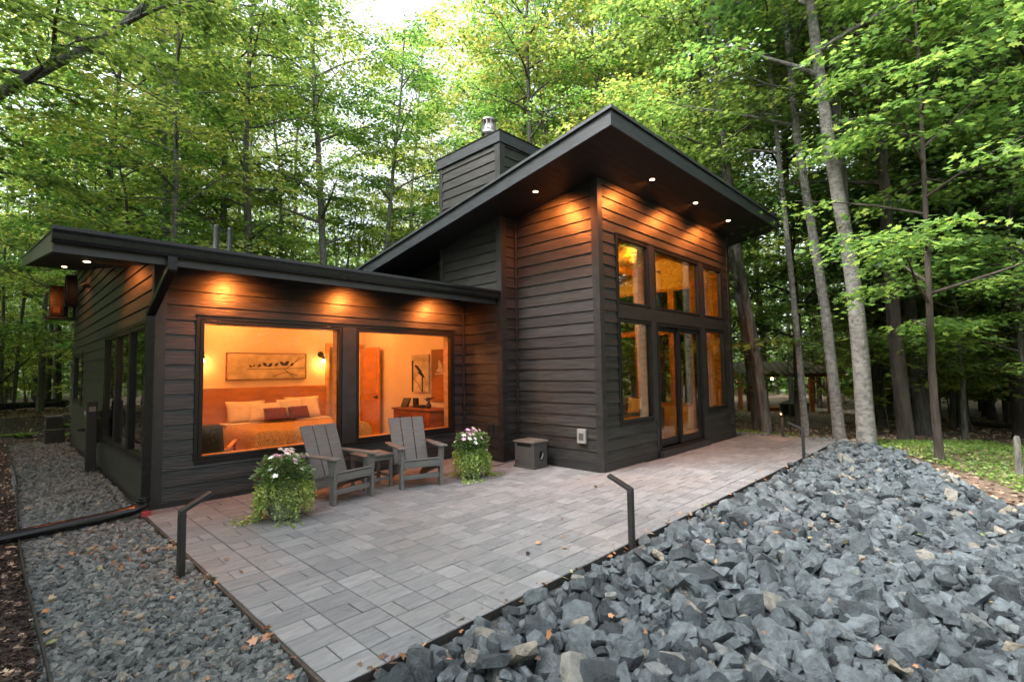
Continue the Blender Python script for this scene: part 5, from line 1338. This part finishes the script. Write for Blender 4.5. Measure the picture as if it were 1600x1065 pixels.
heroTree('maple_tree', [(18.5, 11.4, -.35), (18.4, 11.5, 6), (18.0, 11.8, 12)], .19, 'pale forked tree above the peak of the tall roof', barkm='bark_l', cb=7.5, seed=217, shape=KITE, leaf=.16, top=20, nl=26, leafm='maple')
heroTree('maple_tree', [(19.5, 8.6, -.4), (19.2, 8.7, 6), (18.8, 8.9, 12)], .19, 'dark tree right of the tall roof peak', barkm='bark_d', cb=6, seed=218, shape=KITE, leaf=.16, top=20, nl=26)
heroTree('maple_tree', [(17.8, 6.9, -.33), (17.6, 7.0, 6), (17.3, 7.2, 12)], .17, 'slim tree rising above the right end of the tall roof', cb=5, seed=219, shape=KITE, leaf=.15, top=18, nl=24)
# left: pale thin trees at the edge of the woods
for i, (x, y, r, lx, lab) in enumerate([(1.45, 33, .15, .1, 'pale slim tree at the wood edge, nearest the cabin side wall'), (.55, 35.1, .10, .35, 'thin pale tree leaning right at the wood edge'),
        (.12, 35.4, .10, -.1, 'thin pale tree at the left border of the picture'), (1.9, 38, .2, .2, 'broad trunk deeper in the woods behind the slim pale tree')]):
    heroTree('maple_tree', [(x, y, terr(x, y)), (x+lx*.4, y, 4), (x+lx, y, 8)], r, lab, barkm='bark_l' if i < 3 else 'bark', cb=5.5, seed=230+i, shape=KITE, leaf=.17, top=14, nl=14, leafm='maple')
# a big limb reaching in at the upper left
heroTree('oak_tree', [(-2.2, 15.5, -.1), (-1.6, 15.4, 4.5), (-.6, 15.2, 7.2), (.6, 15.0, 8.6)], .22, 'tree at the upper left corner with heavy dark limbs', barkm='bark', cb=5.2, seed=240, shape=MAPLE, leaf=.13, top=13, nl=18, rad=3.2, up=.5, leafm='maple')

# individual woodland trees, each a thing with trunk and crown
rnd = random.Random(77); placed = [(12.2, 1.9), (13.4, 2.6), (13.4, 4.1), (14.2, 4.6), (14.1, 1.5), (11.7, .8), (9.2, 19.5), (10.8, 18.5), (14.5, 17.2), (17, 15.6), (18.5, 11.4), (19.5, 8.6), (17.8, 6.9), (1.4, 33), (.5, 35), (24.3, 6.4)]
def free(x, y, d):
    if -.5 < x < 14.5 and 3 < y < 18: return False
    if 22 < x < 34 and 4.5 < y < 13: return False
    if 9 < math.degrees(math.atan2(y, x)) < 22 and x < 33 and (x > 17 or d < 2.3): return False
    if -3.2 < x < 2.2 and y < 31: return False
    return all((x-a)**2+(y-b)**2 > d*d for a, b in placed)
def zone(x, y):
    az = math.degrees(math.atan2(y, x))
    if az > 84: return 'left'
    if az > 52: return 'back'
    if az > 24: return 'mid'
    return 'right'
ZL = {'left': 'in the woods at the far left beyond the mulch bed', 'back': 'in the woods behind the low roof of the cabin', 'mid': 'in the woods behind the tall block of the cabin', 'right': 'in the dark woods to the right of the cabin'}
def forest(n, dmin, dmax, sep, kinds, azr=(-14, 102), word='leafy maple tree'):
    c = 0; tries = 0
    while c < n and tries < 8000:
        tries += 1
        az = math.radians(rnd.uniform(*azr)); d = math.sqrt(rnd.uniform(dmin**2, dmax**2)); x, y = d*math.cos(az), d*math.sin(az)
        if not free(x, y, sep): continue
        adeg = math.degrees(az)
        ks = list(kinds); 
        kind = rnd.choice(ks); s = rnd.uniform(.85, 1.15)
        if kind.startswith(('tall', 'sun', 'dark')) and 57 < adeg < 68:      # the open gap of sky
            s *= .55 if d > 20 else .45
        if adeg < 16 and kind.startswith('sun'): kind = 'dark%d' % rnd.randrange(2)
        placed.append((x, y)); z = zone(x, y)
        ad = {'tall': 'tall green maple tree ', 'sun0': 'tall yellow-green maple tree ', 'mid': 'medium green maple tree ', 'und': 'low spreading young maple ', 'dark': 'deep green tree '}
        nm = 'tall yellow-green maple tree' if kind.startswith('sun') else ad[kind[:-1]].strip()
        puttree('sapling' if kind.startswith('und') else 'maple_tree', T[kind], (x, y, terr(x, y)), rnd.uniform(0, 6.28), s, nm+' '+ZL[z], nm+'s '+ZL[z]); c += 1
    print('forest', c)
forest(26, 15.5, 24, 2.4, ['tall0', 'sun1', 'sun0', 'sun1', 'tall2', 'sun2', 'mid0'])
forest(14, 20, 36, 2.2, ['sun0', 'sun1', 'sun2'], azr=(20, 48))
forest(38, 23, 38, 2.6, ['tall0', 'tall1', 'tall2', 'tall3', 'sun0', 'sun1', 'sun2', 'mid1', 'dark0'])
forest(26, 36, 56, 2.8, ['tall0', 'tall3', 'sun1', 'sun2', 'dark0', 'dark1'])
forest(20, 15, 30, 1.8, ['mid0', 'mid1', 'mid2'])
forest(34, 15, 34, 1.4, ['und0', 'und1', 'und2'])
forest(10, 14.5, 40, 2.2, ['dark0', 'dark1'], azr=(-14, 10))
forest(26, 32, 52, 1.8, ['mid0', 'mid1', 'mid2', 'und0', 'und1'], azr=(76, 103))
forest(22, 15, 28, 1.6, ['mid0', 'mid1', 'mid2', 'sun0'], azr=(12, 50))
forest(22, 17, 40, 1.5, ['mid0', 'und0', 'mid1'], azr=(-6, 9))
for i, (x, y, s, k) in enumerate([(14.6, -.6, .7, 'mid2'), (13.6, -1.9, .62, 'mid2'), (16.2, .6, .75, 'mid1'), (17.5, 2.0, 1.4, 'und2'), (14.6, 6.6, 1.25, 'und1'), (14.9, 9.2, 1.5, 'und2')]):
    puttree('sapling', T[k], (x, y, terr(x, y)), i*1.3, s, 'young maple with flat leafy sprays among the trunks right of the cabin', 'young maples among the right-hand trunks')
# woods on the other sides (seen in the windows' reflections and closing the clearing)
for i in range(9):
    a = math.radians(rnd.uniform(190, 335)); d = rnd.uniform(17, 24); x, y = d*math.cos(a), d*math.sin(a)
    k = rnd.choice(['tall0', 'tall1', 'sun0', 'mid1', 'dark0']); 
    puttree('maple_tree', T[k], (x, y, terr(x, y)), rnd.uniform(0, 6), rnd.uniform(.8, 1), 'maple tree standing on the near side of the clearing, seen only in window reflections', 'trees on the near side of the clearing')
for i in range(30):
    x, y = rnd.uniform(-13, -3.6), rnd.uniform(1, 29); puttree('maple_tree', T[rnd.choice(['tall1', 'mid0', 'mid2', 'sun1'])], (x, y, terr(x, y)), rnd.uniform(0, 6), .9, 'maple tree left of the cabin, mirrored in the side windows', 'trees mirrored in the side windows')
# far woods: one mass of distant trunks and leaves
def farwoods():
    rng = np.random.default_rng(5); n = 150000
    az = np.radians(rng.uniform(-18, 106, n)); d = rng.uniform(52, 84, n); z = rng.uniform(0, 1, n)**1.35*19-1.2
    P = np.stack([d*np.cos(az), d*np.sin(az), z+1.2*np.sin(az*40)+.8*np.sin(d)], 1); a = rng.uniform(0, 6.28, n)
    D = np.stack([np.cos(a), np.sin(a), rng.uniform(-.4, .2, n)], 1); V, F = leafcloud(P, D, rng.uniform(.35, .8, n), KITE, .7, rng)
    n2 = 70000; az = np.radians(rng.uniform(104, 344, n2)); d = rng.uniform(26, 44, n2); z = rng.uniform(0, 1, n2)**1.2*9-1
    P2 = np.stack([d*np.cos(az), d*np.sin(az), z+1.5*np.sin(az*23)], 1); a = rng.uniform(0, 6.28, n2)
    D2 = np.stack([np.cos(a), np.sin(a), rng.uniform(-.4, .2, n2)], 1); V2, F2 = leafcloud(P2, D2, rng.uniform(.35, .7, n2), KITE, .7, rng)
    tag(npmesh('near_side_woods', V2, F2, 'maple'), 'woodland foliage closing the clearing on the near side, mirrored in the windows', 'woods', kind='stuff')
    tag(npmesh('far_woods', V, F, 'maple'), 'distant mass of woodland foliage behind the individual trees', 'woods', kind='stuff')
    mb = MB()
    for k in range(260):
        a = math.radians(rnd.uniform(-18, 106)); d = rnd.uniform(46, 80); x, y = d*math.cos(a), d*math.sin(a); mb.tube([(x, y, -1.5), (x+rnd.uniform(-.5, .5), y, 7), (x+rnd.uniform(-1, 1), y+rnd.uniform(-1, 1), 17)], [rnd.uniform(.14, .3), .14, .05], 6)
    tag(mb.build('far_trunks', 'bark_d'), 'distant tree trunks lost in the shade of the woods', 'woods', kind='stuff')
farwoods()
# fallen logs at the left edge of the woods
def logobj(a, b, r, lab):
    a = Vector(a); b = Vector(b); pts = [a.lerp(b, k/6)+Vector((0, 0, random.uniform(-.04, .04))) for k in range(7)]
    m_ = MB(); m_.tube(pts, [r*(1-.3*k/6) for k in range(7)], 9); tag(m_.build('fallen_log', 'bark', None, smooth=True), lab, 'log')
logobj((-.5, 34, .15), (3.8, 36.5, .3), .18, 'thick dark log lying across the left wood edge')
logobj((1.2, 34.5, .55), (3.6, 34.0, .1), .06, 'thin pale branch propped on the log at the left wood edge')
logobj((2.4, 34.6, .1), (3.4, 36, .9), .05, 'dead branch sticking up right of the log pile')
logobj((-.3, 33.2, .9), (1.1, 35, 2.6), .05, 'slanting dead pole at the left border of the picture')
logobj((20.0, -1.5, -.35), (24, .8, -.5), .10, 'fallen branch on the leaf litter at the right')
logobj((26.0, 1.5, -.7), (25.5, 4.4, -.6), .10, 'fallen log near the pavilion')
tag(MB().lathe([(.05, -.1), (.045, .2), (.04, .42), (.02, .46)], 9, (10.78, -.19)).build('wooden_stake', 'bark', None), 'short weathered stake in the green ground cover at the right border', 'stake')

# ------------------------------------------------------------------ pavilion among the trees
def pavilion():
    u = Vector((.45, -.89, 0)).normalized(); v = Vector((.89, .45, 0)).normalized(); zb = -.92
    o = Vector((27.4, 9.3, zb))
    t = thing('pavilion', 'open cedar post pavilion with brown metal roof among the trees', 'pavilion', tuple(o), math.atan2(u.y, u.x))
    W_, D_ = 3.7, 3.3; h = 1.95
    def P(a, b, z): return (a, b, z)
    for a in (0, W_):
        for b in (0, D_):
            MB().box(a-.11, a+.11, b-.11, b+.11, -.3, h).build('post', 'cedar', t, .01)
            s = 1 if a == 0 else -1
            br = MB(); br.bar((a+s*.08, b, h-.75), (a+s*.45, b, h-.33), .09, .14, (0, 1, 0)); br.bar((a+s*.42, b, h-.36), (a+s*.85, b, h-.02), .09, .14, (0, 1, 0)); br.build('brace', 'cedar', t, .005)
    for b in (0, D_): MB().box(-.4, W_+.4, b-.08, b+.08, h+.001, h+.2).build('beam', 'cedar', t, .005)
    r = MB(); hh = .75
    r.hexa([(-.6, -.6, h+.14), (W_+.6, -.6, h+.14), (W_+.6, D_/2, h+hh), (-.6, D_/2, h+hh), (-.6, -.6, h+.2), (W_+.6, -.6, h+.2), (W_+.6, D_/2, h+hh+.06), (-.6, D_/2, h+hh+.06)])
    r.hexa([(-.6, D_/2+.001, h+hh), (W_+.6, D_/2+.001, h+hh), (W_+.6, D_+.6, h+.14), (-.6, D_+.6, h+.14), (-.6, D_/2+.001, h+hh+.06), (W_+.6, D_/2+.001, h+hh+.06), (W_+.6, D_+.6, h+.2), (-.6, D_+.6, h+.2)])
    for k in range(17):
        a = -.6+k*(W_+1.2)/16; r.hexa([(a-.02, -.62, h+.195), (a+.02, -.62, h+.195), (a+.02, D_/2, h+hh+.055), (a-.02, D_/2, h+hh+.055), (a-.02, -.62, h+.26), (a+.02, -.62, h+.26), (a+.02, D_/2, h+hh+.12), (a-.02, D_/2, h+hh+.12)])
    r.build('roof', 'rust', t)
    # bench inside and string of path stones lit warm
    MB().box(.7, 1.6, .9, 1.3, -.02, .35).build('bench', 'cedar', t, .01)
    lamp('pavilion_lamp', 'POINT', (1.4, 1.5, 1.7), t, 12, (1, .5, .18), .1)
    MB().box(1.35, 1.45, 1.45, 1.55, 1.78, 1.9).build('lantern', 'lamp', t)
pavilion()
def covered_pit():
    t = thing('covered_fire_pit', 'low round fire pit under a black pointed cover near the pavilion', 'fire pit', (24.2, 6.35, terr(24.2, 6.35))); t.scale = (.62, .62, .62)
    MB().lathe([(.68, .12), (.86, .16), (.92, .85), (.98, .92), (.5, 1.12), (.06, 1.28)], 20).build('cover', 'rubber', t)
    for k in range(4): a = k*1.57+.4; MB().box(.6*math.cos(a)-.05, .6*math.cos(a)+.05, .6*math.sin(a)-.05, .6*math.sin(a)+.05, -.05, .125).build('leg', 'satin', t)
covered_pit()
MBp = MB(); MBp.tube([(13.9, 3.75, -.15), (13.9, 3.75, 1.5), (13.95, 3.75, 1.75), (14.1, 3.75, 1.8)], .012, 6); tag(MBp.build('garden_hook', 'satin', None), 'thin black shepherd hook standing beyond the far path light', 'garden hook')

print('objects', len(bpy.data.objects))
